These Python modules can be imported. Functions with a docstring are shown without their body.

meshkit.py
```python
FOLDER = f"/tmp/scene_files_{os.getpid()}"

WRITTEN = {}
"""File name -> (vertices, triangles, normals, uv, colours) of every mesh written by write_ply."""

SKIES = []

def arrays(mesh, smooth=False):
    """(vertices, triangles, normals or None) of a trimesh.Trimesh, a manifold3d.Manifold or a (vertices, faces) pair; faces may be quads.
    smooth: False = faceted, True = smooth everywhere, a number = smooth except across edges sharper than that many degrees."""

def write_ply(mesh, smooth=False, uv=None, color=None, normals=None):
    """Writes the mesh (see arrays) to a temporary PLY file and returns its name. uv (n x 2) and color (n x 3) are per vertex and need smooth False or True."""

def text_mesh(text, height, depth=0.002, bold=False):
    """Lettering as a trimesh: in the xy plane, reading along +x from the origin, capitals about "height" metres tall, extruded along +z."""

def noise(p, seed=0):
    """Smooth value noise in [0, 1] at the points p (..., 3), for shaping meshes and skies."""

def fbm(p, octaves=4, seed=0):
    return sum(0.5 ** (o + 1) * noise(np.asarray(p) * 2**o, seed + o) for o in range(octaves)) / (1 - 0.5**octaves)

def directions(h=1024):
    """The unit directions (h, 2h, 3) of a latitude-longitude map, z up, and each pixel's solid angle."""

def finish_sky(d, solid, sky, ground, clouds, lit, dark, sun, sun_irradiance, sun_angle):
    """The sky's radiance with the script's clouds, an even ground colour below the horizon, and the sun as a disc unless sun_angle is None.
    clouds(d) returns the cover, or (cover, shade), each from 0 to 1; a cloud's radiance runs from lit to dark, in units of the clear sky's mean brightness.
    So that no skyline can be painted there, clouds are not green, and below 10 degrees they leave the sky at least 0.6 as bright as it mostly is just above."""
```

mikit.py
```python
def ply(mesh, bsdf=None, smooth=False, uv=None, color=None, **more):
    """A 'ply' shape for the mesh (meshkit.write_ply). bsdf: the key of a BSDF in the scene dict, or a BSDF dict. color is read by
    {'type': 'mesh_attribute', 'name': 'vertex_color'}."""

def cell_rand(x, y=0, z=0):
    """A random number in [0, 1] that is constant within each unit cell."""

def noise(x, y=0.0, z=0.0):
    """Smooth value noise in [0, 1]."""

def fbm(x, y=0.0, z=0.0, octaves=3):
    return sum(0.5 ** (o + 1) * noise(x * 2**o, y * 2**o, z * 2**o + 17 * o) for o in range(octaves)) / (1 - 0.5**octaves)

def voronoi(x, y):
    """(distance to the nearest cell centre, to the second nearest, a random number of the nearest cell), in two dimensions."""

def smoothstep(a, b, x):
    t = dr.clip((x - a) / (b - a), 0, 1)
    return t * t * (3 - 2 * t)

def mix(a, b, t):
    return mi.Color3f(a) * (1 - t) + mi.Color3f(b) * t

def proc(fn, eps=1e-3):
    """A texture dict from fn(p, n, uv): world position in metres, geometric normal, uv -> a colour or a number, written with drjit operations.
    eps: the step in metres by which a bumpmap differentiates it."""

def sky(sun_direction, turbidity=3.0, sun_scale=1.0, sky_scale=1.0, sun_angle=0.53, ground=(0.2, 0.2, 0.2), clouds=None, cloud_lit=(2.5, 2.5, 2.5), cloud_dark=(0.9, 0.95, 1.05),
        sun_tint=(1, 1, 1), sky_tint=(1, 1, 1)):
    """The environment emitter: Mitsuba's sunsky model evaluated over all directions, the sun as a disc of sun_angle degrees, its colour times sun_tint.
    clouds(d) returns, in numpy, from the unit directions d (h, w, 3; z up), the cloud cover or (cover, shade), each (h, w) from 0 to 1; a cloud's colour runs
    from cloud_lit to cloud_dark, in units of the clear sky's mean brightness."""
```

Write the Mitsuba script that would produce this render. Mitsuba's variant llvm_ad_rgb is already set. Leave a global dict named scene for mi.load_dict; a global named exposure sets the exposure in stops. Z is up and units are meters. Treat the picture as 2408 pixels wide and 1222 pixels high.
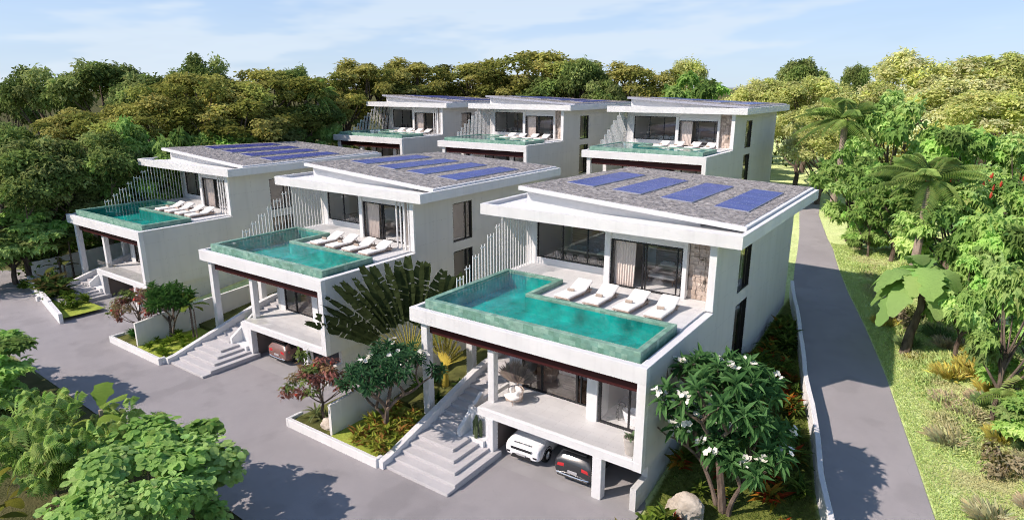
import math, random
import numpy as np, trimesh, mitsuba as mi, drjit as dr
import mikit, meshkit
from mikit import proc, noise, fbm, voronoi, cell_rand, smoothstep, mix

T = mi.ScalarTransform4f
scene, labels = {}, {}

# ---------------------------------------------------------------- camera, sky, exposure
FOCAL, YAW, PITCH = 1508.19, -35.2743, 15.0029
CAM = np.array([23.9, -24.02, 18.91])
_y, _p = math.radians(YAW), math.radians(PITCH)
FWD = np.array([math.sin(_y) * math.cos(_p), math.cos(_y) * math.cos(_p), -math.sin(_p)])
scene['camera'] = {'type': 'perspective', 'fov': 2 * math.degrees(math.atan(1204 / FOCAL)), 'fov_axis': 'x',
                   'near_clip': 0.1, 'far_clip': 9000.0,
                   'to_world': T().look_at(origin=CAM.tolist(), target=(CAM + FWD * 10).tolist(), up=[0, 0, 1])}
SUN = (-0.71, -1.0, 1.02)


def clouds(d):
    el = np.arcsin(np.clip(d[..., 2], -1, 1))
    az = np.arctan2(d[..., 1], d[..., 0])
    q = np.stack([az * 3.0, el * 22.0 + az * 1.5, az * 0 + 3.3], -1)
    a = meshkit.fbm(q, 5, 7)
    b = meshkit.fbm(q * [2.6, 2.0, 1] + 11.0, 5, 21)
    c = np.clip((0.60 * a + 0.40 * b - 0.42) / 0.17, 0, 1)
    low = np.clip(1 - el / 0.30, 0, 1) ** 1.1              # the haze above the horizon, thinning upwards
    c = np.maximum(c * (0.30 + 0.70 * np.clip(1 - el / 0.6, 0, 1)), low * 0.80)
    shade = np.clip((0.5 - b) * 1.2, 0, 0.30)
    return np.clip(c, 0, 1) * 0.92, shade


scene['sky'] = mikit.sky(SUN, turbidity=3, clouds=clouds, cloud_lit=(2.05, 2.32, 2.60), cloud_dark=(1.55, 1.85, 2.2), sky_tint=(0.86, 0.97, 1.15), sky_scale=1.0, sun_tint=(0.94, 1.0, 1.25))
exposure = 2.04

# ---------------------------------------------------------------- materials
def C(r, g, b):
    return {'type': 'rgb', 'value': [r, g, b]}


def mat(name, col, rough=0.6, spec=0.35, bump=None, bscale=0.01, eps=1e-3, two=True, **kw):
    if callable(col):
        col = proc(col)
    elif isinstance(col, tuple):
        col = C(*col)
    b = {'type': 'principled', 'base_color': col, 'roughness': rough, 'specular': spec, **kw}
    if bump:
        b = {'type': 'bumpmap', 'arbitrary': proc(bump, eps), 'bsdf': b, 'scale': bscale}
        b = {'type': 'bumpmap', 'tex': proc(bump, eps), 'bsdf': {k: v for k, v in b['bsdf'].items()}, 'scale': bscale}
    scene[name] = {'type': 'twosided', 'bsdf': b} if two else b


def wear(base, amt=0.10, streak=0.06):
    def fn(p, n, uv):
        a = fbm(p.x * 0.7, p.y * 0.7, p.z * 0.7, 4)
        s = fbm(p.x * 5 + p.y * 5, p.x * 0.3, p.z * 0.35, 3)
        g = noise(p.x * 25, p.y * 25, p.z * 25)
        k = 1 - amt * (a * 1.6 - 0.3) - 0.6 * streak * smoothstep(0.5, 0.8, s) - 0.03 * g
        return mi.Color3f(*base) * k
    return fn


mat('white_paint', wear((0.665, 0.665, 0.665), 0.10, 0.08), 0.55, 0.3)
mat('white_trim', wear((0.68, 0.68, 0.68), 0.07, 0.04), 0.5, 0.3)


def concrete_fn(p, n, uv):
    a = fbm(p.y * 0.9 + p.x * 0.9, p.z * 0.6, p.x * 0.2, 4)
    s = fbm(p.y * 3.5 + p.x * 3.5, p.z * 0.22, 1.0, 3)
    k = 0.90 + 0.16 * a - 0.035 * smoothstep(0.48, 0.75, s)
    jz = dr.abs(p.z / 1.55 - dr.floor(p.z / 1.55) - 0.5)
    jy = dr.abs((p.y + p.x) / 2.9 - dr.floor((p.y + p.x) / 2.9) - 0.5)
    j = dr.maximum(smoothstep(0.4955, 0.499, jz), smoothstep(0.4975, 0.4995, jy))
    return mi.Color3f(0.55, 0.545, 0.525) * k * (1 - 0.28 * j)


mat('render_wall', concrete_fn, 0.7, 0.25)


def deck_fn(p, n, uv):
    ix, iy = p.x / 0.6, p.y / 0.6
    r = cell_rand(dr.floor(ix), dr.floor(iy), 3)
    j = dr.maximum(smoothstep(0.488, 0.498, dr.abs(ix - dr.floor(ix) - 0.5)), smoothstep(0.488, 0.498, dr.abs(iy - dr.floor(iy) - 0.5)))
    a = fbm(p.x * 2.0, p.y * 2.0, p.z, 4)
    return mi.Color3f(0.57, 0.57, 0.565) * (0.90 + 0.07 * r + 0.10 * a) * (1 - 0.22 * j)


mat('deck_tile', deck_fn, 0.5, 0.35)


def step_fn(p, n, uv):
    a = fbm(p.x * 1.5, p.y * 1.5, p.z * 3, 4)
    g = noise(p.x * 40, p.y * 40, p.z * 40)
    return mi.Color3f(0.45, 0.44, 0.445) * (0.86 + 0.2 * a + 0.06 * g)


mat('step_stone', step_fn, 0.7, 0.25)


def asphalt_fn(p, n, uv):
    a = fbm(p.x * 0.22, p.y * 0.22, 2.0, 4)
    b = fbm(p.x * 1.3, p.y * 1.3, 5.0, 4)
    g = noise(p.x * 45, p.y * 45, 1)
    f, s, r = voronoi(p.x * 0.35 + b * 0.5, p.y * 0.35 + a)
    crack = 1 - smoothstep(0.0, 0.012, s - f)
    st = smoothstep(0.58, 0.72, fbm(p.x * 0.5 + 7, p.y * 0.5, 9.0, 4))
    return mi.Color3f(0.27, 0.257, 0.262) * (0.84 + 0.2 * a + 0.12 * b + 0.08 * g) * (1 - 0.10 * crack * smoothstep(0.45, 0.6, a)) * (1 - 0.10 * st)


def asphalt_bump(p, n, uv):
    return noise(p.x * 60, p.y * 60, 1) * 0.6 + noise(p.x * 25, p.y * 25, 4)


mat('asphalt', asphalt_fn, 0.8, 0.25, asphalt_bump, 0.006, 4e-3)


def apron_fn(p, n, uv):
    a = fbm(p.x * 0.8, p.y * 0.8, 2.0, 4)
    return mi.Color3f(0.30, 0.29, 0.29) * (0.8 + 0.3 * a + 0.05 * noise(p.x * 30, p.y * 30, 1))


mat('apron_concrete', apron_fn, 0.75, 0.25)


def stone_tile_fn(p, n, uv):
    q = 0.30
    nx = dr.abs(n.x) > 0.5
    u = dr.select(nx, p.y, p.x) / q
    w = dr.select(dr.abs(n.z) > 0.5, p.y, p.z) / q
    r = cell_rand(dr.floor(u), dr.floor(w), 1)
    a = fbm(p.x * 3, p.y * 3, p.z * 3, 4)
    j = dr.maximum(smoothstep(0.47, 0.495, dr.abs(u - dr.floor(u) - 0.5)), smoothstep(0.47, 0.495, dr.abs(w - dr.floor(w) - 0.5)))
    c = mix((0.11, 0.24, 0.18), (0.24, 0.38, 0.30), dr.clip(0.75 * r + 0.5 * (a - 0.35), 0, 1))
    return c * (0.8 + 0.4 * a) * (1 - 0.3 * j)


mat('green_stone_tile', stone_tile_fn, 0.4, 0.5)


def tone_fn(c):
    return lambda p, n, uv: mi.Color3f(*c) * (0.62 + 0.8 * fbm(p.x * 4, p.y * 4, p.z * 4, 4))


TILE_TONES = [(.115, .235, .175), (.16, .29, .22), (.20, .335, .265), (.14, .27, .215)]
for q, c in enumerate(TILE_TONES):
    mat('green_tile_%d' % q, tone_fn(c), 0.4, 0.5)


def basin_fn(p, n, uv):
    u, w = p.x / 0.3, p.y / 0.3
    r = cell_rand(dr.floor(u), dr.floor(w), dr.floor(p.z / 0.3))
    a = fbm(p.x * 1.1, p.y * 1.1, p.z, 4)
    return mix((0.0, 0.12, 0.105), (0.0, 0.38, 0.33), dr.clip(0.2 * r + a * 1.5 - 0.35, 0, 1))


mat('pool_basin', basin_fn, 0.5, 0.3)
scene['pool_water'] = {'type': 'thindielectric', 'int_ior': 1.12}
scene['window_glass'] = {'type': 'thindielectric', 'int_ior': 1.62}
scene['clear_glass'] = {'type': 'thindielectric', 'int_ior': 1.4}
mat('black_metal', (0.012, 0.012, 0.014), 0.35, 0.5)
mat('dark_chrome', (0.25, 0.22, 0.19), 0.3, 0.5, metallic=0.9)


def maroon_fn(p, n, uv):
    a = fbm(p.x * 0.6, p.y * 6, p.z * 14, 3)
    return mi.Color3f(0.045, 0.008, 0.008) * (0.5 + a)


mat('maroon_wood', maroon_fn, 0.5, 0.3)


def roof_tile_fn(p, n, uv):
    r = cell_rand(dr.floor(p.x / 0.21), dr.floor(p.y / 0.25), 5)
    a = fbm(p.x * 5, p.y * 5, 2.0, 4)
    c = mix((0.13, 0.125, 0.125), (0.36, 0.345, 0.335), dr.clip(r * 0.75 + a * 0.4 - 0.05, 0, 1))
    return c * (0.75 + 0.4 * a)


mat('roof_slate', roof_tile_fn, 0.75, 0.25)


def solar_fn(p, n, uv):
    u, w = p.x / 0.165, p.y / 0.165
    j = dr.maximum(smoothstep(0.46, 0.49, dr.abs(u - dr.floor(u) - 0.5)), smoothstep(0.46, 0.49, dr.abs(w - dr.floor(w) - 0.5)))
    r = cell_rand(dr.floor(u / 6), dr.floor(w / 6), 2)
    return mix((0.024, 0.028, 0.17), (0.04, 0.046, 0.22), r) * (1 - 0.12 * j)


mat('solar_cell', solar_fn, 0.28, 0.5)
mat('panel_frame', (0.30, 0.31, 0.36), 0.4, 0.5)


def wallstone_fn(p, n, uv):
    r = cell_rand(dr.floor(p.x / 0.35), dr.floor(p.z / 0.24), 1)
    a = fbm(p.x * 6, p.y * 6, p.z * 6, 4)
    return mix((0.36, 0.29, 0.24), (0.56, 0.48, 0.42), r) * (0.65 + 0.7 * a)


mat('shower_stone', wallstone_fn, 0.8, 0.2)
mat('mortar', (0.42, 0.37, 0.33), 0.9, 0.1)
mat('room_wall', (0.52, 0.49, 0.45), 0.8, 0.2)
mat('room_dark', (0.20, 0.165, 0.15), 0.7, 0.3)
mat('warm_wood', lambda p, n, uv: mi.Color3f(0.34, 0.22, 0.16) * (0.6 + 0.8 * fbm(p.x * 1.5, p.y * 14, p.z * 14, 3)), 0.5, 0.35)
mat('curtain_cloth', (0.62, 0.55, 0.50), 0.9, 0.1)
mat('linen', lambda p, n, uv: mi.Color3f(0.78, 0.75, 0.71) * (0.9 + 0.15 * fbm(p.x * 9, p.y * 9, p.z * 9, 3)), 0.9, 0.1)
mat('towel', (0.40, 0.33, 0.27), 0.95, 0.1)
mat('bed_brown', (0.36, 0.30, 0.25), 0.9, 0.1)
mat('porcelain', (0.80, 0.80, 0.82), 0.2, 0.5)
mat('planter_clay', lambda p, n, uv: mi.Color3f(0.52, 0.48, 0.43) * (0.7 + 0.5 * fbm(p.x * 6, p.y * 6, p.z * 4, 4)), 0.8, 0.2)
mat('rattan', (0.42, 0.33, 0.27), 0.7, 0.3)


def rock_fn(p, n, uv):
    a = fbm(p.x * 2.2, p.y * 2.2, p.z * 2.2, 5)
    return mix((0.28, 0.24, 0.19), (0.60, 0.54, 0.46), dr.clip(a * 1.5 - 0.2, 0, 1))


mat('rock_stone', rock_fn, 0.9, 0.15, lambda p, n, uv: fbm(p.x * 7, p.y * 7, p.z * 7, 4), 0.05, 1e-2)
mat('car_white', (0.80, 0.80, 0.81), 0.25, 0.5, clearcoat=1.0, clearcoat_gloss=0.95)
mat('car_black', (0.022, 0.024, 0.027), 0.25, 0.5, clearcoat=1.0, clearcoat_gloss=0.95)
mat('car_rose', (0.17, 0.095, 0.08), 0.25, 0.5, clearcoat=1.0, clearcoat_gloss=0.95)
mat('car_glass', (0.01, 0.011, 0.013), 0.05, 0.6)
mat('car_trim', (0.02, 0.02, 0.022), 0.5, 0.4)
mat('chrome', (0.75, 0.75, 0.76), 0.18, 0.5, metallic=1.0)
mat('lamp_red', (0.45, 0.015, 0.02), 0.15, 0.5, clearcoat=1.0)
mat('lamp_clear', (0.45, 0.46, 0.48), 0.12, 0.6, clearcoat=1.0)
mat('tyre', (0.015, 0.015, 0.015), 0.85, 0.2)
mat('plate', (0.35, 0.35, 0.36), 0.5, 0.3)


def bark_fn(p, n, uv):
    a = fbm(p.x * 5, p.y * 5, p.z * 1.6, 4)
    return mix((0.055, 0.04, 0.032), (0.22, 0.17, 0.135), dr.clip(a * 1.7 - 0.35, 0, 1))


mat('bark', bark_fn, 0.9, 0.15)
mat('pale_bark', lambda p, n, uv: mi.Color3f(0.34, 0.27, 0.22) * (0.55 + 0.8 * fbm(p.x * 6, p.y * 6, p.z * 3, 4)), 0.9, 0.15)
scene['leaf'] = {'type': 'principledthin', 'base_color': {'type': 'mesh_attribute', 'name': 'vertex_color'}, 'roughness': 0.5, 'diff_trans': 0.85, 'eta': 1.38, 'spec_trans': 0.0}
scene['blade'] = {'type': 'principledthin', 'base_color': {'type': 'mesh_attribute', 'name': 'vertex_color'}, 'roughness': 0.7, 'diff_trans': 0.7, 'eta': 1.3, 'spec_trans': 0.0}
scene['petal'] = {'type': 'principledthin', 'base_color': {'type': 'mesh_attribute', 'name': 'vertex_color'}, 'roughness': 0.7, 'diff_trans': 0.5, 'eta': 1.2, 'spec_trans': 0.0}


def ground_fn(p, n, uv):
    a = fbm(p.x * 0.18, p.y * 0.18, 1.0, 4)
    b = fbm(p.x * 1.1, p.y * 1.1, 3.0, 4)
    g = noise(p.x * 9, p.y * 9, 2)
    lawn = mix((0.42, 0.52, 0.19), (0.60, 0.68, 0.34), dr.clip(a * 0.9 + b * 0.6 - 0.25, 0, 1))
    dry = smoothstep(0.52, 0.68, fbm(p.x * 0.4 + 9, p.y * 0.4, 6.0, 4)) * smoothstep(22, 27, p.x)
    lawn = mix(lawn, (0.42, 0.36, 0.20), dry * 0.55) * (0.8 + 0.35 * g)
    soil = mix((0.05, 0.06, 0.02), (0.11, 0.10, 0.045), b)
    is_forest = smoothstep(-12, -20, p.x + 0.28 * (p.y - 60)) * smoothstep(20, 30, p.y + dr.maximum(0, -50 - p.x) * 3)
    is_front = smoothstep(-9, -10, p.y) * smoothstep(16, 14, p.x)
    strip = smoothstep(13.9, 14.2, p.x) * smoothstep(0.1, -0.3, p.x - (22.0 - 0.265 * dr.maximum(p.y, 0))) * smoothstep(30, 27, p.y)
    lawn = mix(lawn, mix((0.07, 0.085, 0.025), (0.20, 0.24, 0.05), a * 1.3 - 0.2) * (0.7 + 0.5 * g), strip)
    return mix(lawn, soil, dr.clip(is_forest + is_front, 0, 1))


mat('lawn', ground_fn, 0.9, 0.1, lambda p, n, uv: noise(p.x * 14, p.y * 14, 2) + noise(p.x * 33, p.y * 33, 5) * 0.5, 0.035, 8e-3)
mat('garden_soil', lambda p, n, uv: mix((0.05, 0.055, 0.02), (0.16, 0.17, 0.05), dr.clip(1.5 * fbm(p.x * 1.7, p.y * 1.7, 2.0, 4) - 0.25, 0, 1)), 0.95, 0.1)
mat('garden_lawn', lambda p, n, uv: mix((0.20, 0.27, 0.04), (0.38, 0.43, 0.08), fbm(p.x * 2, p.y * 2, 2.0, 4)) * (0.75 + 0.4 * noise(p.x * 22, p.y * 22, 2)), 0.95, 0.1)


# ---------------------------------------------------------------- mesh helpers
class MB:
    def __init__(self):
        self.v, self.f, self.n = [], [], 0

    def raw(self, v, f):
        v = np.asarray(v, float); f = np.asarray(f, int)
        if f.shape[1] == 4:
            f = np.vstack([f[:, [0, 1, 2]], f[:, [0, 2, 3]]])
        self.v.append(v); self.f.append(f + self.n); self.n += len(v)
        return self

    def box(self, x0, x1, y0, y1, z0, z1, c=0.0):
        """A box, its edges chamfered by c."""
        if c <= 0:
            v = [[x, y, z] for x in (x0, x1) for y in (y0, y1) for z in (z0, z1)]
            f = [[0, 1, 3], [0, 3, 2], [4, 6, 7], [4, 7, 5], [0, 4, 5], [0, 5, 1], [2, 3, 7], [2, 7, 6], [0, 2, 6], [0, 6, 4], [1, 5, 7], [1, 7, 3]]
            return self.raw(v, f)
        c = min(c, (x1 - x0) / 2.01, (y1 - y0) / 2.01, (z1 - z0) / 2.01)
        pts = []
        for x, sx in ((x0, 1), (x1, -1)):
            for y, sy in ((y0, 1), (y1, -1)):
                for z, sz in ((z0, 1), (z1, -1)):
                    pts += [[x, y + sy * c, z + sz * c], [x + sx * c, y, z + sz * c], [x + sx * c, y + sy * c, z]]
        h = trimesh.convex.convex_hull(np.array(pts))
        return self.raw(h.vertices, h.faces)

    def prism(self, poly, axis, a, b):
        """A polygon (list of 2-D points, counter-clockwise or not) in the plane across axis, extruded from a to b."""
        from shapely.geometry import Polygon
        pg = Polygon(poly)
        m = trimesh.creation.extrude_polygon(pg, b - a, engine='earcut')
        v = np.array(m.vertices); o = np.empty_like(v)
        i, j = [(1, 2), (0, 2), (0, 1)][axis]
        o[:, i], o[:, j], o[:, axis] = v[:, 0], v[:, 1], v[:, 2] + a
        f = np.array(m.faces)
        if axis == 1:
            f = f[:, ::-1]
        return self.raw(o, f)

    def hull(self, pts):
        h = trimesh.convex.convex_hull(np.asarray(pts, float))
        return self.raw(h.vertices, h.faces)

    def tube(self, path, radii, n=8, cap=True):
        path = np.asarray(path, float); radii = np.broadcast_to(np.asarray(radii, float), (len(path),))
        tg = np.gradient(path, axis=0); tg /= np.linalg.norm(tg, axis=1, keepdims=True) + 1e-12
        ref = np.array([0, 0, 1.0]) if abs(tg[0][2]) < 0.9 else np.array([1.0, 0, 0])
        u = np.cross(tg[0], ref); u /= np.linalg.norm(u)
        rings = []
        for k in range(len(path)):
            u = u - tg[k] * (u @ tg[k]); u /= np.linalg.norm(u) + 1e-12
            w = np.cross(tg[k], u)
            a = np.arange(n) * 2 * np.pi / n
            rings.append(path[k] + radii[k] * (np.cos(a)[:, None] * u + np.sin(a)[:, None] * w))
        v = np.vstack(rings + [path[:1], path[-1:]])
        f = []
        for k in range(len(path) - 1):
            for i in range(n):
                j = (i + 1) % n
                f += [[k * n + i, k * n + j, (k + 1) * n + j], [k * n + i, (k + 1) * n + j, (k + 1) * n + i]]
        if cap:
            b, t, l = len(path) * n, len(path) * n + 1, (len(path) - 1) * n
            for i in range(n):
                j = (i + 1) % n
                f += [[b, j, i], [t, l + i, l + j]]
        return self.raw(v, f)

    def lathe(self, prof, center, n=20):
        m = trimesh.creation.revolve(np.asarray(prof, float), sections=n)
        return self.raw(np.array(m.vertices) + np.asarray(center, float), m.faces)

    def get(self):
        return np.vstack(self.v), np.vstack(self.f)


used = {}


def key_of(name, parent=None):
    full = (parent + '__' + name) if parent else name
    k = used.get(full, 0)
    used[full] = k + 1
    return full if k == 0 else f'{full}_{k:03d}'


def shape(mesh, m, smooth=False, color=None):
    if isinstance(mesh, MB):
        mesh = mesh.get()
    return mikit.ply(mesh, m, smooth=smooth, color=color)


def put(name, shp, parent=None, loc=None, tw=None, label=None, cat=None, group=None, kind=None):
    k = key_of(name, parent)
    d = dict(shp)
    if loc is not None:
        tw = T().translate([float(c) for c in loc])
    if tw is not None:
        d['to_world'] = tw
    scene[k] = d
    say(k, label, cat, group, kind)
    return k


def say(k, label=None, cat=None, group=None, kind=None):
    e = {a: b for a, b in (('label', label), ('category', cat), ('group', group), ('kind', kind)) if b}
    if e:
        labels.setdefault(k, {}).update(e)


def thing(name, label, cat, group=None):
    k = key_of(name)
    labels[k] = {'label': label, 'category': cat}
    if group:
        labels[k]['group'] = group
    return k


def place(x, y, z, rz=0.0, s=1.0, sz=None):
    return T().translate([float(x), float(y), float(z)]).rotate([0, 0, 1], float(rz)).scale([float(s), float(s), float(sz or s)])


class Kit:
    """Parts of one thing, made once and put down at every copy."""
    def __init__(self):
        self.parts = []

    def add(self, name, mesh, m, smooth=False, color=None, under=None, label=None, kind=None):
        shp = shape(mesh, m, smooth, color)
        self.parts.append((name, shp, under, label, kind))
        return len(self.parts) - 1

    def again(self, name, src, off, under=None):
        self.parts.append((name, self.parts[src][1], under, None, None, off))
        return len(self.parts) - 1

    def put(self, root, tw):
        keys = []
        for e in self.parts:
            name, shp, under, label, kind = e[:5]
            t = tw @ T().translate(list(map(float, e[5]))) if len(e) > 5 else tw
            keys.append(put(name, shp, keys[under] if under is not None else root, tw=t, label=label, kind=kind))
        return keys


def smst(a, b, x):
    t = np.clip((np.asarray(x, float) - a) / (b - a), 0, 1)
    return t * t * (3 - 2 * t)


def gz(x, y):
    """Height of the terrain."""
    x, y = np.asarray(x, float), np.asarray(y, float)
    h = np.interp(y, [-400, 0.3, 4, 10, 20, 30, 38, 70, 110, 160, 400], [0, 0, 0.35, 1.1, 2.2, 3.4, 5.0, 5.2, 6.2, 8, 9])
    side = smst(13.5, 14.2, x) * (1 - smst(15.4, 17.2, x)) * smst(0.5, 7.0, y) * (1 - smst(10, 20, y))
    h = h + 1.0 * side
    h = h - 0.06 * (1 - smst(0.0, 2.0, y))
    return h + 0.0
PADS = [(1.9, 13.75, -1.0, 13.0, 0.0, 0.0), (1.9, 13.75, -1.0, 13.0, -21.94, 0.34), (1.9, 13.75, -1.0, 13.0, -45.6, 0.57),
        (0.5, 13.6, -5.0, 26.0, -11.18, 38.92), (0.5, 13.6, -5.0, 26.0, -33.06, 39.67), (0.5, 13.6, -5.0, 26.0, -53.1, 39.22)]


def ground(x, y):
    h = gz(x, y)
    for x0, x1, y0, y1, ox, oy in PADS:
        base = 0.0 if oy < 10 else 5.0
        inside = smst(x0 - 0.4, x0 + 0.1, x - ox) * (1 - smst(x1 - 0.1, x1 + 0.2, x - ox)) * smst(y0 - 0.4, y0 + 0.1, y - oy) * (1 - smst(y1 - 0.1, y1 + 0.4, y - oy))
        h = h * (1 - inside) + (base - 0.15) * inside
    return h


# ---------------------------------------------------------------- the setting: terrain, asphalt, road
def grid_axis(parts):
    return np.unique(np.concatenate([np.arange(a, b, s) for a, b, s in parts] + [[parts[-1][1]]]))


gx = np.concatenate([-np.geomspace(2600, 110, 16), grid_axis([(-100, -62, 3.0), (-62, 36, 0.5), (36, 70, 3.0)]), np.geomspace(85, 2600, 14)])
gy = np.concatenate([-np.geomspace(900, 40, 8), grid_axis([(-34, -12, 2.0), (-12, 30, 0.5), (30, 80, 1.0), (80, 150, 5.0)]), np.geomspace(170, 3600, 16)])
X, Y = np.meshgrid(gx, gy, indexing='ij')
Z = ground(X, Y) + 0.05 * (meshkit.fbm(np.stack([X * 0.5, Y * 0.5, X * 0], -1), 3) - 0.5) * smst(20.5, 24, X)
V = np.stack([X, Y, Z], -1).reshape(-1, 3)
i, j = np.meshgrid(np.arange(len(gx) - 1), np.arange(len(gy) - 1), indexing='ij')
a = (i * len(gy) + j).ravel()
put('ground', shape((V, np.stack([a, a + len(gy), a + len(gy) + 1, a + 1], 1)), 'lawn', True), kind='structure',
    label='grassy ground rising gently towards the back, bare soil under the trees')


def drape(name, poly, dz, m, label=None, flat=None, step=0.8):
    """A paved sheet of outline poly, lying dz above the terrain."""
    from shapely.geometry import Polygon, box as sbox
    pg = Polygon(poly)
    x0, y0, x1, y1 = pg.bounds
    vs, fs, n = [], [], 0
    for xa in np.arange(x0, x1, step):
        for ya in np.arange(y0, y1, step):
            c = pg.intersection(sbox(xa, ya, xa + step, ya + step))
            for g in getattr(c, 'geoms', [c]):
                if g.geom_type != 'Polygon' or g.area < 1e-5:
                    continue
                p = np.array(g.exterior.coords)[:-1]
                if not g.exterior.is_ccw:
                    p = p[::-1]
                k = len(p)
                vs.append(p); fs += [[n, n + q, n + q + 1] for q in range(1, k - 1)]; n += k
    p = np.vstack(vs)
    z = np.full(len(p), float(flat)) if flat is not None else ground(p[:, 0], p[:, 1]) + dz
    return put(name, shape((np.column_stack([p, z]), np.array(fs)), m), kind='structure', label=label)


drape('driveway', [(-130, -10.6), (-60, -10.3), (-30, -9.6), (-10, -10.2), (4, -10.8), (10, -14), (14.3, -14), (14.3, -0.3), (-58, -0.3), (-60, -3.0), (-130, -2.0)], 0, 'asphalt',
      'wide grey asphalt driveway in front of the three near villas', flat=0.0, step=4.0)
for q, ox in enumerate((0.0, -21.94, -45.6)):
    drape('carport_floor', [(ox + 5.1, -0.42), (ox + 14.0, -0.42), (ox + 14.0, 9.0), (ox + 5.1, 9.0)], 0, 'apron_concrete',
          'pale concrete carport floor', flat=0.012, step=3.0)
for q in range(2):
    ox = (-21.94, -45.6)[q]
    drape('driveway_apron', [(ox + 14.05, -0.3), (ox + 15.9, -0.3), (ox + 15.9, 3.0), (ox + 14.05, 3.0)], 0.06, 'asphalt', flat=None, step=1.0)
ROAD = [(-14, 23.9, 30.2), (2.8, 21.58, 25.75), (5.7, 20.62, 25.25), (11.4, 19.07, 23.65), (14.6, 17.95, 22.75), (18.2, 17.05, 21.77), (21, 16.25, 20.9), (25.1, 15.0, 19.55), (28.2, 14.1, 18.45), (33.5, 13.05, 16.56), (36, 12.65, 15.75), (42.1, 11.5, 13.99), (53.9, 9.0, 11.04), (75, 5.5, 7.5)]
RY = np.array([r[0] for r in ROAD]); RL = np.array([r[1] for r in ROAD]); RR = np.array([r[2] for r in ROAD])
yy = np.arange(-14, 75, 0.8)
vs, fs = [], []
nx = 7
for k, y in enumerate(yy):
    l, r = np.interp(y, RY, RL), np.interp(y, RY, RR)
    for q in range(nx):
        x = l + (r - l) * q / (nx - 1)
        vs.append([x, y, max(float(ground(x, y)), float(ground(l + 0.3, y))) + 0.05])
    if k:
        for q in range(nx - 1):
            b = (k - 1) * nx + q
            fs.append([b, b + 1, b + nx + 1, b + nx])
put('road', shape((np.array(vs), np.array(fs)), 'asphalt'), kind='structure', label='narrow grey asphalt road climbing along the right side of the villas')

# ---------------------------------------------------------------- the villa, made once
ZT, ZB, ZS = 7.29, 6.50, 2.20       # pool slab top and bottom, balcony slab bottom
DK = 7.40                           # deck
RB, RT = 11.15, 11.82               # roof bottom and top
rng = np.random.default_rng(5)


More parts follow.
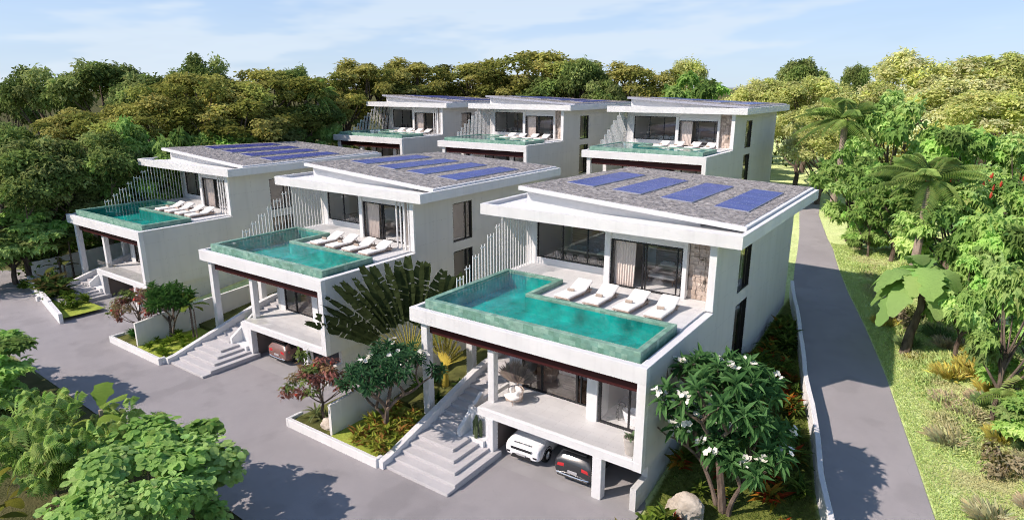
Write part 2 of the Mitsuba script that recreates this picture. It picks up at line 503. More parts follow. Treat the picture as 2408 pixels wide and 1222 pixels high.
def frame_mesh(x0, x1, z0, z1, y, w=0.07, d=0.10, bars=()):
    m = MB()
    m.box(x0, x0 + w, y, y + d, z0, z1); m.box(x1 - w, x1, y, y + d, z0, z1)
    m.box(x0 + w, x1 - w, y + .003, y + d - .003, z1 - w, z1); m.box(x0 + w, x1 - w, y + .003, y + d - .003, z0, z0 + w)
    for b, bw in bars:
        m.box(b - bw / 2, b + bw / 2, y + .002, y + d - .002, z0 + w, z1 - w)
    return m


def curtain(x0, x1, z0, z1, y, folds=9, gather=0.0):
    n = folds * 8 + 1
    s = np.linspace(0, 1, n)
    v, f = [], []
    for k, t in enumerate((0, 0.5, 0.85, 1)):
        xx = x0 + (x1 - x0) * s * (1 - gather * t * t)
        v.append(np.column_stack([xx, y + 0.05 * np.sin(s * folds * 2 * np.pi) * (0.7 + 0.3 * t), np.full(n, z1 + (z0 - z1) * t)]))
    for k in range(3):
        for q in range(n - 1):
            b = k * n + q
            f.append([b, b + 1, b + n + 1, b + n])
    return np.vstack(v), np.array(f)


K = Kit()      # everything that every villa has
# walls
w = MB()
side = [(0.0, ZS), (0.0, ZT - .004), (8.55, ZT - .004), (8.55, RB), (26.0, RB), (26.0, 0.6), (6.2, 0.6), (6.2, ZS)]
from shapely.geometry import Polygon as _P, box as _B
sw = _P(side).difference(_B(12.75, 7.25, 15.1, 10.3)).difference(_B(12.75, 2.6, 15.1, 6.5))
pts = trimesh.creation.extrude_polygon(sw, 0.4, engine='earcut')
v = np.array(pts.vertices)
wall_r = (np.column_stack([v[:, 2] + 13.6, v[:, 0], v[:, 1]]), np.array(pts.faces))
K.add('side_wall', wall_r, 'render_wall')
m = MB().box(0.0, 0.3, 11.4, 26.0, 0.5, RB).box(4.4, 4.7, 3.3, 11.4, 0.0, 6.4).box(0.3, 13.6, 25.7, 26.0, 0.6, RB)
K.add('side_wall', m, 'render_wall')
m = MB().box(13.3, 13.58, 0.15, 9.0, -0.1, 1.15, .01)
K.add('retaining_wall', MB().prism([(0.15, -0.1), (0.15, 1.15), (1.4, 1.15), (1.4, ZS - .02), (6.2, ZS - .02), (6.2, -0.1)], 0, 13.45, 13.75), 'render_wall')
# white fins / edges at the front of the right wall
K.add('corner_post', MB().box(13.62, 14.012, 8.40, 8.548, DK, RB - .002, .01), 'white_trim')
K.add('front_edge', MB().box(13.588, 14.012, -0.012, 0.35, ZS + .45, ZB, .008), 'white_trim')
# slabs
K.add('pool_slab', MB().box(-0.01, 14.01, -0.02, 0.33, ZB, ZT, .012).box(0, 0.25, 0.33, 8.4, ZB, ZT - .01, .01).box(0.25, 13.6, 0.33, 8.6, ZB, ZB + .1).box(0.25, 13.6, 0.33, 0.66, ZB + .1, 7.0), 'white_paint')
K.add('wall_coping', MB().box(13.58, 14.015, 0.33, 8.55, ZT - .05, ZT + .012, .008), 'white_trim')
K.add('soffit_beam', MB().box(0.35, 13.55, 0.55, 0.75, 5.80, ZB - .002), 'maroon_wood')
K.add('balcony_slab', MB().box(4.65, 13.588, 0.0, 3.4, ZS, 2.65, .015).box(4.7, 13.6, 3.4, 12.0, ZS + .02, 2.62), 'white_paint')
K.add('balcony_edge', MB().box(13.587, 14.011, -0.011, 0.33, ZS, 2.65, .01), 'white_trim')
K.add('balcony_floor', MB().box(4.69, 13.58, 0.05, 3.28, 2.652, 2.662), 'deck_tile')
for k in range(6):
    x0 = 4.95 + k * 1.43
    K.add('balustrade_glass', MB().box(x0, x0 + 1.40, 0.09, 0.105, 2.64, 3.55), 'clear_glass')
K.add('balustrade_channel', MB().box(4.9, 13.5, 0.06, 0.135, 2.655, 2.70), 'white_trim')
# pool
K.add('pool_wall', MB().box(.62, 13.40, .62, .95, 6.95, 7.68, .012).box(.62, .96, .95, 8.3, 6.6, 7.678, .01).box(13.08, 13.40, .95, 4.92, 6.6, 7.679, .01)
      .box(4.85, 13.08, 4.62, 4.92, 6.6, 7.681, .01).box(4.56, 4.85, 4.62, 8.02, 6.6, 7.682, .01).box(.96, 4.85, 8.02, 8.3, 6.6, 7.679, .01), 'green_stone_tile')
K.add('pool_basin', MB().box(.955, 13.085, .945, 4.625, 6.60, 6.62).box(.955, 4.565, 4.625, 8.025, 6.60, 6.62)
      .box(.955, 13.085, .945, .96, 6.62, 7.50).box(.955, .97, .96, 8.02, 6.62, 7.50).box(13.07, 13.085, .96, 4.61, 6.62, 7.50).box(4.57, 13.07, 4.605, 4.62, 6.62, 7.50).box(4.55, 4.565, 4.605, 8.02, 6.62, 7.5).box(.97, 4.55, 8.005, 8.02, 6.62, 7.5), 'pool_basin')
wx = np.arange(.95, 13.1, 0.11); wy = np.arange(.94, 8.04, 0.11)
WX, WY = np.meshgrid(wx, wy, indexing='ij')
wz = 7.63 + 0.016 * (meshkit.fbm(np.stack([WX * 1.3 + WY * .4, WY * 1.9, WX * 0], -1), 3, 4) - 0.5) + 0.005 * np.sin(WX * 5.1 + 1.3 * WY + 2 * np.sin(WY * 1.1))
wi, wj = np.meshgrid(np.arange(len(wx) - 1), np.arange(len(wy) - 1), indexing='ij')
keep = (wy[wj] < 4.55) | (wx[wi] < 4.5)
b = (wi * len(wy) + wj)[keep]
K.add('pool_water', (np.stack([WX, WY, wz], -1).reshape(-1, 3), np.stack([b, b + len(wy), b + len(wy) + 1, b + 1], 1)), 'pool_water', True)
# deck
K.add('deck', MB().box(4.86, 13.56, 4.93, 8.31, 7.0, DK, .006).box(.3, 13.6, 8.315, 12.0, 7.0, DK - .001), 'deck_tile')
# upper storey: recessed wall, projecting bedroom, shower
m = MB()
m.box(.3, .9, 11.4, 11.6, DK, RB).box(6.6, 6.9, 11.4, 11.6, DK, RB).box(.9, 6.6, 11.4, 11.6, DK, 7.85).box(.9, 6.6, 11.4, 11.6, 10.6, RB)
m.box(6.9, 7.1, 9.98, 11.6, DK, RB).box(7.1, 11.75, 9.72, 9.92, 10.3, RB)
K.add('upper_wall', m, 'white_paint')
K.add('white_column', MB().box(6.9, 7.27, 9.6, 9.975, DK, RB - .002, .01), 'white_trim')
K.add('white_column', MB().box(11.75, 12.0, 9.6, 9.93, DK, RB - .002, .01), 'white_trim')
f0 = K.add('window', frame_mesh(.9, 6.6, 7.85, 10.6, 11.46, .09, .1, ((2.9, .08), (4.75, .08))), 'black_metal', label='wide black framed living window')
K.add('pane', MB().raw([[.98, 11.5, 7.93], [6.52, 11.5, 7.93], [6.52, 11.5, 10.52], [.98, 11.5, 10.52]], [[0, 1, 2, 3]]), 'window_glass', under=f0)
f1 = K.add('sliding_door', frame_mesh(7.28, 11.74, DK + .01, 10.3, 9.74, .1, .12, ((9.35, .10), (9.52, .06), (11.4, .06))), 'black_metal', label='black framed bedroom sliding door')
K.add('pane', MB().raw([[9.4, 9.8, DK + .1], [11.6, 9.8, DK + .1], [11.6, 9.8, 10.2], [9.4, 9.8, 10.2]], [[0, 1, 2, 3]]), 'window_glass', under=f1)
K.add('curtain', curtain(7.42, 8.75, DK + .03, 10.25, 10.05, 8, .05), 'curtain_cloth', True)
K.add('shower_wall', MB().box(12.0, 13.6, 10.02, 10.15, DK, RB), 'mortar')
sh = len(K.parts) - 1
z = DK + .02
row = 0
while z < RB - .05:
    hgt = min(rng.uniform(.20, .30), RB - z - .01)
    x = 12.02
    while x < 13.56:
        wd = min(rng.uniform(.28, .58), 13.59 - x)
        if 13.59 - x - wd < .12:
            wd = 13.59 - x
        d = rng.uniform(.03, .09)
        K.add('stone', MB().hull([[x + a * (wd - .02) + rng.uniform(-.008, .008) + (.015 if e else 0) * (1 - 2 * a), 10.03 - (d if e else 0), z + c * (hgt - .02) + rng.uniform(-.008, .008)] for a in (0, 1) for c in (0, 1) for e in (0, 1)]), 'shower_stone', under=sh)
        x += wd
    z += hgt
    row += 1
m = MB().tube([[12.95, 9.95, 9.75], [12.95, 9.75, 9.95], [12.95, 9.45, 10.0], [12.95, 9.32, 9.93]], .018).lathe([(0, 0), (.13, 0), (.13, .02), (0, .03)], (12.95, 9.32, 9.90), 14)
m.box(12.9, 13.0, 9.88, 9.95, 8.4, 8.62).tube([[12.95, 9.9, 9.76], [12.95, 9.9, 8.6]], .016).tube([[12.85, 9.88, 8.5], [12.7, 9.8, 8.2], [12.75, 9.83, 8.05], [12.9, 9.87, 8.4]], .012)
K.add('shower', m, 'dark_chrome', 40, label='metal hand shower and rain head')
# upper rooms
m = MB().box(.3, 13.6, 11.62, 25.7, DK - .3, DK - .02).box(.3, 7.0, 17.0, 17.15, DK - .02, RB).box(7.0, 7.15, 11.6, 17.0, DK - .02, RB).box(7.15, 13.6, 14.6, 14.75, DK - .02, RB).box(7.1, 13.6, 9.98, 11.62, DK - .3, DK - .02)
K.add('room', m, 'room_wall')
bd = K.add('bed', MB().box(8.6, 10.9, 12.3, 14.4, DK, DK + .32, .04), 'bed_brown')
K.add('mattress', MB().box(8.65, 10.85, 12.3, 14.35, DK + .32, DK + .58, .08).box(8.75, 9.65, 13.75, 14.3, DK + .58, DK + .75, .08).box(9.8, 10.7, 13.75, 14.3, DK + .58, DK + .75, .08), 'linen', under=bd)
K.add('headboard', MB().box(8.2, 11.3, 14.42, 14.58, DK, DK + 1.5, .02), 'warm_wood', under=bd)
K.add('throw', MB().box(8.62, 10.88, 12.28, 12.95, DK + .2, DK + .60, .05), 'bed_brown', under=bd)
bn = K.add('bench', MB().box(8.9, 10.6, 11.55, 12.05, DK + .35, DK + .5, .05), 'linen')
m = MB()
for x in (9.0, 10.5):
    for y in (11.62, 11.98):
        m.tube([[x, y, DK], [x, y, DK + .36]], .03)
K.add('leg_pair', m, 'warm_wood', under=bn)
tb = K.add('table', MB().box(1.7, 5.3, 12.6, 13.7, DK + .70, DK + .75, .01).box(2.0, 2.12, 12.8, 13.5, DK, DK + .7).box(4.9, 5.02, 12.8, 13.5, DK, DK + .7), 'room_dark')
m = MB()
for x in (2.2, 3.1, 4.0, 4.9):
    for y, s in ((12.25, -1), (14.0, 1)):
        m.box(x - .23, x + .23, y - .22, y + .22, DK + .42, DK + .48, .02).box(x - .23, x + .23, y + s * .2 - .02, y + s * .2 + .02, DK + .48, DK + .9, .01)
        for dx in (-.2, .2):
            for dy in (-.2, .2):
                m.tube([[x + dx, y + dy, DK], [x + dx, y + dy, DK + .42]], .02, 5)
K.add('dining_chairs', m, 'room_dark', kind='stuff')
K.add('cabinet', MB().box(.9, 4.4, 16.2, 16.95, DK, DK + 1.9, .01), 'warm_wood')
K.add('shelf', MB().box(4.9, 6.8, 16.4, 16.9, DK + 1.2, DK + 1.26).box(4.9, 6.8, 16.4, 16.9, DK + 1.9, DK + 1.96).box(4.9, 6.8, 16.3, 16.95, DK, DK + .8, .01), 'warm_wood')
# side windows
for z0, z1 in ((7.25, 10.3), (2.6, 6.5)):
    m = MB().box(13.66, 13.97, 12.75, 12.80, z0, z1).box(13.66, 13.99, 15.02, 15.10, z0, z1).box(13.66, 13.98, 12.80, 15.02, z0, z0 + .08).box(13.66, 13.98, 12.80, 15.02, z1 - .08, z1).box(13.7, 13.92, 14.38, 14.46, z0 + .08, z1 - .08)
    s0 = K.add('side_window', m, 'black_metal')
    K.add('pane', MB().raw([[13.86, 12.8, z0 + .06], [13.86, 15.03, z0 + .06], [13.86, 15.03, z1 - .06], [13.86, 12.8, z1 - .06]], [[0, 1, 2, 3]]), 'window_glass', under=s0)
    K.add('blind', MB().box(13.5, 13.52, 12.7, 15.15, z0, z1), 'room_dark', under=s0)  # added dark sheet behind the pane, so that its reflections show
# living level
m = MB().box(4.7, 5.25, 3.3, 3.5, 2.65, 6.4).box(5.25, 9.95, 3.3, 3.5, 5.75, 6.4).box(10.5, 13.6, 2.26, 2.45, 5.7, 6.4)
K.add('lower_wall', m, 'white_paint')
K.add('white_column', MB().box(9.95, 10.55, 2.2, 3.5, 2.66, 6.4, .01), 'white_trim')
f2 = K.add('sliding_door', frame_mesh(5.25, 9.94, 2.665, 5.75, 3.33, .09, .12, ((6.55, .10), (8.75, .12), (9.0, .06))), 'black_metal', label='wide black framed sliding door on the balcony')
K.add('pane', MB().raw([[5.3, 3.39, 2.72], [8.8, 3.39, 2.72], [8.8, 3.39, 5.7], [5.3, 3.39, 5.7]], [[0, 1, 2, 3]]), 'window_glass', under=f2)
f3 = K.add('window', frame_mesh(10.6, 13.58, 2.67, 5.7, 2.28, .12, .1, ((12.25, .09),)), 'black_metal', label='black framed bathroom window')
K.add('pane', MB().raw([[10.7, 2.33, 2.75], [13.5, 2.33, 2.75], [13.5, 2.33, 5.65], [10.7, 2.33, 5.65]], [[0, 1, 2, 3]]), 'window_glass', under=f3)
K.add('lower_room', MB().box(4.7, 13.6, 10.5, 10.7, 2.62, 6.4).box(4.75, 13.6, 3.52, 10.5, 6.3, 6.42), 'room_wall')
K.add('lower_floor', MB().box(4.72, 10.3, 3.45, 10.5, 2.622, 2.66), 'warm_wood')
K.add('partition', MB().box(10.3, 10.45, 3.5, 10.5, 2.63, 6.3).box(10.45, 13.6, 5.6, 5.75, 2.63, 6.3), 'room_wall')
sf = K.add('sofa', MB().box(6.2, 9.0, 6.0, 7.0, 2.66, 3.05, .08).box(6.2, 9.0, 6.8, 7.1, 3.05, 3.5, .08).box(6.0, 6.25, 6.0, 7.1, 2.66, 3.3, .06).box(8.95, 9.2, 6.0, 7.1, 2.66, 3.3, .06), 'linen')
K.add('sideboard', MB().box(5.4, 6.4, 4.6, 5.2, 2.66, 3.5, .02), 'warm_wood')
K.add('coffee_table', MB().box(7.2, 8.4, 4.5, 5.1, 2.66, 3.0, .03), 'warm_wood')
tub = []
for k, (rx, ry, zz) in enumerate(((.62, .32, 2.68), (.72, .38, 2.9), (.82, .42, 3.28), (.84, .44, 3.31), (.78, .38, 3.31), (.70, .33, 3.1), (.55, .25, 2.85))):
    a = np.linspace(0, 2 * np.pi, 28, endpoint=False)
    tub.append(np.column_stack([12.35 + rx * np.cos(a), 3.15 + ry * np.sin(a), np.full(28, zz)]))
tf = []
for k in range(6):
    for q in range(28):
        r = (q + 1) % 28
        tf.append([k * 28 + q, k * 28 + r, (k + 1) * 28 + r, (k + 1) * 28 + q])
tf3 = np.vstack([np.array(tf)[:, [0, 1, 2]], np.array(tf)[:, [0, 2, 3]], [[168, 168 + q, 168 + q + 1] for q in range(1, 27)]])
K.add('bathtub', (np.vstack(tub), tf3), 'porcelain', True, label='white oval freestanding bathtub')
K.add('bath_tap', MB().tube([[11.38, 3.0, 2.66], [11.38, 3.0, 3.5], [11.42, 3.0, 3.66], [11.55, 3.02, 3.72], [11.68, 3.04, 3.66], [11.72, 3.05, 3.52]], .03).tube([[11.25, 3.1, 2.66], [11.25, 3.1, 3.25]], .03), 'black_metal', 40)
# pillars
K.add('pillar', MB().box(.5, .95, .3, .75, 0.0, ZB - .002, .015), 'white_paint')
K.add('pillar', MB().box(.5, .95, 4.2, 4.65, 0.5, ZB - .002, .015), 'white_paint')
K.add('pillar', MB().box(4.72, 5.12, .85, 1.25, 2.655, ZB - .002, .015), 'white_paint')
K.add('carport_pillar', MB().box(5.2, 5.68, .0, .45, 0.0, ZS + .002, .02), 'white_paint')
K.add('carport_pillar', MB().box(11.53, 12.02, .01, .46, -0.02, ZS + .002, .02), 'white_paint')
K.add('carport_wall', MB().box(5.2, 13.5, 8.6, 8.8, -0.1, ZS + .02).box(5.2, 5.4, .45, 8.6, -0.1, ZS + .02), 'room_dark')
# stairs
H, TR = .165, .585
for k in range(1, 17):
    y0 = -4.0 + (k - 1) * TR if k < 6 else -.52 + (k - 6) * TR
    xr = 5.95 if k <= 2 else (5.45 if k == 3 else (4.90 if k == 4 else (4.36 if k == 5 else 3.6)))
    y1 = 0.4 if k <= 5 else y0 + 1.2
    if k == 5:
        y1 = .3
    z1 = k * H
    e = .004 * k
    m = MB().box(1.75, xr - e, y0, y1 + .006 * k, max(z1 - H * (1 if k <= 5 else 3), -.02), z1, .012)
    K.add('step', m, 'step_stone')
K.add('landing', MB().box(1.75, 4.4, 5.3 + .05, 7.2, 1.0, 2.645, .01), 'step_stone')
for k in range(12):
    K.add('step', MB().box(1.75, 4.38, 7.15 + k * .55, 8.6 + k * .55, 2.645 + k * H - .2, 2.645 + (k + 1) * H, .01), 'step_stone')
K.add('stair_parapet', MB().prism([(-4.15, 0.0), (-4.15, .42), (-3.6, .5), (3.5, 2.55), (4.6, 2.75), (7.2, 3.1), (14.0, 5.2), (14.0, 2.0), (4.6, 0.3)], 0, 1.38, 1.75), 'white_paint')
K.add('stair_balustrade', MB().prism([(-.45, .8), (-.45, 1.25), (-.2, 1.42), (1.55, 2.63), (1.55, 2.2), (.5, .8)], 0, 3.62, 3.84), 'white_trim')
K.add('stair_side_wall', MB().box(3.84, 5.19, .42, .62, 0, 2.2).box(3.64, 3.84, .5, 8.0, 0, 2.2), 'white_paint')
K.add('cactus_bed', MB().box(3.86, 5.18, -.20, .4, .5, .84, .01), 'white_trim')
# roof
m = MB().box(-1.02, 15.41, 7.70, 26.4, RB, 11.58)
m.box(-1.02, 15.41, 7.70, 7.95, 11.58, RT).box(-1.02, -.77, 7.95, 26.4, 11.58, RT).box(15.16, 15.41, 7.95, 26.4, 11.58, RT).box(-.77, 15.16, 26.15, 26.4, 11.58, RT)
rf = K.add('roof', m, 'white_paint')


def zr(x, y):
    zl = 12.92 - 0.42 * (y - 9.4) / 16.8
    return 11.96 + (15.0 - x) / 14.8 * (zl - 11.96)


def tilt(x0, x1, y0, y1, lo, hi):
    v = [[x, y, zr(x, y) + d] for x in (x0, x1) for y in (y0, y1) for d in (lo, hi)]
    return v, [[0, 1, 3], [0, 3, 2], [4, 6, 7], [4, 7, 5], [0, 4, 5], [0, 5, 1], [2, 3, 7], [2, 7, 6], [0, 2, 6], [0, 6, 4], [1, 5, 7], [1, 7, 3]]


rm = MB()
for x0, x1 in zip(np.linspace(.75, 15.08, 9)[:-1], np.linspace(.75, 15.08, 9)[1:]):
    for y0, y1 in zip(np.linspace(9.4, 26.2, 9)[:-1], np.linspace(9.4, 26.2, 9)[1:]):
        rm.raw(*tilt(x0, x1, y0, y1, -.24, 0.0))
g = trimesh.Trimesh(*rm.get(), process=False); g.merge_vertices(); kk = np.sort(g.faces, 1)
_, inv, cnt = np.unique(kk, axis=0, return_inverse=True, return_counts=True)
K.add('roof_upstand', MB().prism([(.95, 11.575), (.95, zr(.95, 10.2) - .235), (12.4, zr(12.4, 10.2) - .235), (12.4, 11.575)], 1, 10.15, 10.3), 'white_paint', under=rf)
ROOF_DECK = (np.array(g.vertices), np.array(g.faces)[cnt[inv.ravel()] == 1])
tiles = []
y = 9.62
while y < 26.05:
    d = .30
    x = .82
    while x < 14.86:
        wd = min(rng.uniform(.22, .42), 14.9 - x)
        lift = rng.uniform(.008, .035)
        q = .012
        v = []
        for xx in (x + q, x + wd - q):
            for yy2, hh in ((y + q, lift + .018), (y + d - q, lift)):
                v += [[xx + rng.uniform(-.01, .01), yy2 + rng.uniform(-.01, .01), zr(xx, yy2) + hh]]
        v = np.array(v)
        lo = v - [0, 0, .06]
        tiles.append((np.vstack([v, lo]), [[0, 2, 3], [0, 3, 1], [0, 4, 6], [0, 6, 2], [0, 1, 5], [0, 5, 4], [2, 6, 7], [2, 7, 3], [1, 3, 7], [1, 7, 5]]))
        x += wd
    y += d
tiles.sort(key=lambda t: np.linalg.norm(t[0].mean(0) - CAM))
near, rest, every = [], MB(), MB()
for q, t in enumerate(tiles):
    every.raw(*t)
    if q >= 300:
        rest.raw(*t)
for ax in (2.1, 5.45, 8.75, 12.1):
    for k in range(8):
        y0 = 13.2 + k * 1.04
        m = MB().raw(*tilt(ax, ax + 2.0, y0, y0 + 1.02, .03, .10))
        K.add('solar_frame', m, 'panel_frame', under=rf)
        K.add('solar_panel', MB().raw(*tilt(ax + .02, ax + 1.98, y0 + .02, y0 + 1.0, .08, .106)), 'solar_cell', under=rf)
# slats of the screen on the left
for k in range(27):
    y0 = 3.3 + k * .30
    g = int(k / 2.5)
    top = min(8.25 + g * .50, RB + .002) if k < 15 else RB + .002
    K.add('screen_slat', MB().box(.615, .665, y0 - .024, y0 + .024, 7.66 if y0 < 8.3 else DK, top), 'white_trim')
for g in range(6):
    K.add('screen_rail', MB().box(.62, .655, 3.3 + g * .75, 3.3 + g * .75 + .5, 8.05 + g * .50, 8.10 + g * .5), 'white_trim')

SL = Kit()
for k in range(4):
    SL.add('shower_slat', MB().box(12.2 + k * .4, 12.29 + k * .4, 8.44, 8.53, DK, RB + .002), 'white_trim')

deck_white, deck_grey = shape(ROOF_DECK, 'white_trim'), shape(ROOF_DECK, 'panel_frame')
every_shape, rest_shape = shape(every, 'roof_slate'), shape(rest, 'roof_slate')
# stone tiles facing the outer pool walls
PT = Kit()
first = [PT.add('tile', MB().box(0, .292, 0, .012, 0, .235, .003), 'green_tile_%d' % q) for q in range(4)] and None
face = [PT.parts.pop() for _ in range(4)]
PX = [shape(MB().box(0, .012, 0, .292, 0, .235, .003), 'green_tile_%d' % q) for q in range(4)]
POOL_TILES = [(face[rng.integers(4)][1], (.62 + q * .2966, .6095, 6.955 + r * .2405)) for r in range(3) for q in range(43)]
POOL_TILES += [(PX[rng.integers(4)], (13.4005, .62 + q * .2966, 6.955 + r * .2405)) for r in range(3) for q in range(14)]

VILLAS = [(0, 0, 0, 'white villa nearest the road on the right, white and black cars in its carport', False),
          (-21.94, .34, 0, 'middle white villa of the front row, rose car in its carport, slats by its shower', True),
          (-45.6, .57, 0, 'leftmost white villa of the front row, partly behind garden plants at the forest edge', True),
          (-11.18, 38.92, 5.0, 'rightmost white villa of the back row beside the sunlit yellow trees', False),
          (-33.06, 39.67, 5.0, 'middle white villa of the back row with a pale slat screen', False),
          (-53.1, 39.22, 5.0, 'leftmost white villa of the back row with slats by its shower', True)]
for x, y, z, lab, slats in VILLAS:
    r = thing('villa', lab, 'house', 'white villas with rooftop pools')
    tw = place(x, y, z)
    K.put(r, tw)
    if slats:
        SL.put(r, tw)
    put('roof_deck', deck_white if z == 0 else deck_grey, r + '__roof', tw=tw)
    if x == 0:
        for t in tiles[:300]:
            put('tile', shape((np.array(t[0]), np.array(t[1])), 'roof_slate'), r + '__roof')
        put('tile', rest_shape, r + '__roof', tw=tw, kind='stuff')
    else:
        put('tile', every_shape, r + '__roof', tw=tw, kind='stuff')
    if y < 10 and x > -30:
        for s_, o_ in POOL_TILES:
            put('tile', s_, r + '__pool_wall', tw=tw @ T().translate([float(c) for c in o_]))
# ---------------------------------------------------------------- foliage
def unit(v):
    return v / (np.linalg.norm(v, axis=-1, keepdims=True) + 1e-9)


def leaves(base, axis, up, length, width, col, kind='diamond', droop=0.25, fold=0.25):
    """Leaf blades at points base along axis, their upper side towards up; returns vertices, triangles, colours."""
    n = len(base)
    axis = unit(axis)
    side = unit(np.cross(axis, up)); nrm = np.cross(side, axis)
    L, W = np.broadcast_to(length, (n,))[:, None], np.broadcast_to(width, (n,))[:, None]
    P = lambda t, s, d: base + axis * L * t + side * W * s + nrm * (L * d)
    if kind == 'diamond':
        vs = [P(0, 0, 0), P(.45, .5, fold * .2), P(1, 0, -droop), P(.45, -.5, fold * .2)]
        fs = [[0, 1, 2], [0, 2, 3]]
    elif kind == 'leaf':
        vs = [P(0, 0, 0), P(.3, .42, fold * .3), P(.65, .40, fold * .2 - droop * .4), P(1, 0, -droop), P(.65, -.40, fold * .2 - droop * .4), P(.3, -.42, fold * .3), P(.5, 0, -droop * .15)]
        fs = [[0, 1, 6], [1, 2, 6], [2, 3, 6], [3, 4, 6], [4, 5, 6], [5, 0, 6]]
    elif kind == 'round':
        vs = [P(0, 0, 0), P(.12, .38, .06), P(.5, .55, .02), P(.85, .33, -droop * .6), P(1, 0, -droop), P(.85, -.33, -droop * .6), P(.5, -.55, .02), P(.12, -.38, .06), P(.45, 0, -.05)]
        fs = [[k, (k + 1) % 8, 8] for k in range(8)]
    elif kind == 'lobed':
        vs = [P(0, 0, 0), P(.0, .42, .0), P(.32, .30, .03), P(.45, .60, -droop * .5), P(.62, .22, 0), P(1, 0, -droop), P(.62, -.22, 0), P(.45, -.60, -droop * .5), P(.32, -.30, .03), P(.0, -.42, .0), P(.4, 0, .02)]
        fs = [[k, (k + 1) % 10, 10] for k in range(10)]
    k = len(vs)
    v = np.stack(vs, 1).reshape(-1, 3)
    f = (np.array(fs)[None] + (np.arange(n) * k)[:, None, None]).reshape(-1, 3)
    c = np.repeat(col, k, axis=0)
    return v, f, c


def tint(R, n, c, dv=0.22, dh=0.10):
    c = np.asarray(c, float)
    k = R.lognormal(0, dv, (n, 1))
    h = 1 + R.normal(0, dh, (n, 3)) * [1, .35, .8]
    return np.clip(c * k * np.clip(h, .5, 1.6), 0.002, .9)


class Leafage:
    def __init__(self):
        self.v, self.f, self.c, self.n = [], [], [], 0

    def add(self, vfc):
        v, f, c = vfc
        self.v.append(v); self.f.append(f + self.n); self.c.append(c); self.n += len(v)

    def shape(self, m='leaf'):
        return mikit.ply((np.vstack(self.v), np.vstack(self.f)), m, smooth=False, color=np.vstack(self.c))


def blob_crown(R, blobs, n, size, cols, kind='diamond', upb=0.55, shell=0.65, asp=0.55, droop=.25, flat=1.0, blobvar=.25):
    """Leaves spread over clumps (x, y, z, r, rz): denser towards the clumps' surfaces."""
    blobs = np.asarray(blobs, float)
    wts = blobs[:, 3] ** 2; wts /= wts.sum()
    b = R.choice(len(blobs), n, p=wts)
    d = unit(R.normal(size=(n, 3)))
    d[:, 2] = np.abs(d[:, 2]) * np.where(R.random(n) < .80, 1, -1)
    rad = (shell + (1 - shell) * R.random(n)) * (1 + .16 * R.normal(size=n))
    pos = blobs[b, :3] + d * rad[:, None] * blobs[b][:, [3, 3, 4]]
    out = unit(d * [1, 1, flat] + R.normal(0, .45, (n, 3)))
    upv = unit(d * .7 + np.array([0, 0, upb]) + R.normal(0, .35, (n, 3)))
    ax = unit(out - upv * np.sum(out * upv, 1, keepdims=True) + R.normal(0, .25, (n, 3)))
    cols = np.atleast_2d(cols)
    bc = cols[R.integers(0, len(cols), len(blobs))] * R.lognormal(0, blobvar, (len(blobs), 1))
    c = tint(R, n, 1.0) * bc[b]
    s = size * R.uniform(.65, 1.35, n)
    return leaves(pos, ax, upv, s, s * asp, np.clip(c, .002, .85), kind, droop)


def limbs(R, blobs, base, fork, r0, mb, n=7, wob=.3, root=None):
    """A trunk from base to fork and tapering limbs on to the clumps."""
    base, fork = np.asarray(base, float), np.asarray(fork, float)
    t = np.linspace(0, 1, 6)[:, None]
    p = base + (fork - base) * t
    p[1:-1] += R.normal(0, wob * .35, (4, 3)) * [1, 1, .2]
    mb.tube(p, r0 * (1.25 - .5 * t[:, 0] + .35 * np.exp(-t[:, 0] * 9)), n)
    for q in blobs:
        e = np.asarray(q[:3], float) - [0, 0, q[4] * .3 if len(q) > 4 else 0]
        s = p[R.integers(3, 6)] if len(blobs) > 3 else fork
        mid = (s + e) / 2 + R.normal(0, wob, 3) - [0, 0, .12 * np.linalg.norm(e - s)]
        u = np.linspace(0, 1, 6)[:, None]
        c = (1 - u) ** 2 * s + 2 * u * (1 - u) * mid + u ** 2 * e
        mb.tube(c, r0 * np.linspace(.55, .10, 6), 5)


SPECIES, TOPS = {}, {}


def species(name, variants, make):
    SPECIES[name] = [make(np.random.default_rng(100 + 17 * k + len(name)), k) for k in range(variants)]
    v = meshkit.WRITTEN[SPECIES[name][0][1]['filename']][0]
    TOPS[name] = (float(np.quantile(v[:, 2], .985)), float(np.quantile(np.hypot(v[:, 0], v[:, 1]), .96)))


def umbrella(R, k):
    # wide flat-topped crown of many clumps, height 1 -> scaled; built about 10 m tall
    blobs = []
    for q in range(36):
        a, r = R.uniform(0, 2 * np.pi), 5.0 * math.sqrt(R.random())
        z = 15.4 - .085 * r * r + R.normal(0, .35) - (0 if q < 22 else R.uniform(.8, 3.6))
        s = R.uniform(.75, 1.35)
        blobs.append((r * math.cos(a), r * math.sin(a), z, s, s * .78))
    L = Leafage()
    L.add(blob_crown(R, blobs, 9600, .38, [(.32, .335, .08), (.40, .40, .11), (.25, .275, .07), (.48, .46, .14)], 'diamond', asp=.6, upb=.6))
    t = MB(); limbs(R, blobs[:12], (0, 0, -.6), (0, 0, 9.6), .36, t, wob=.4)
    return shape(t, 'bark', 40), L.shape()


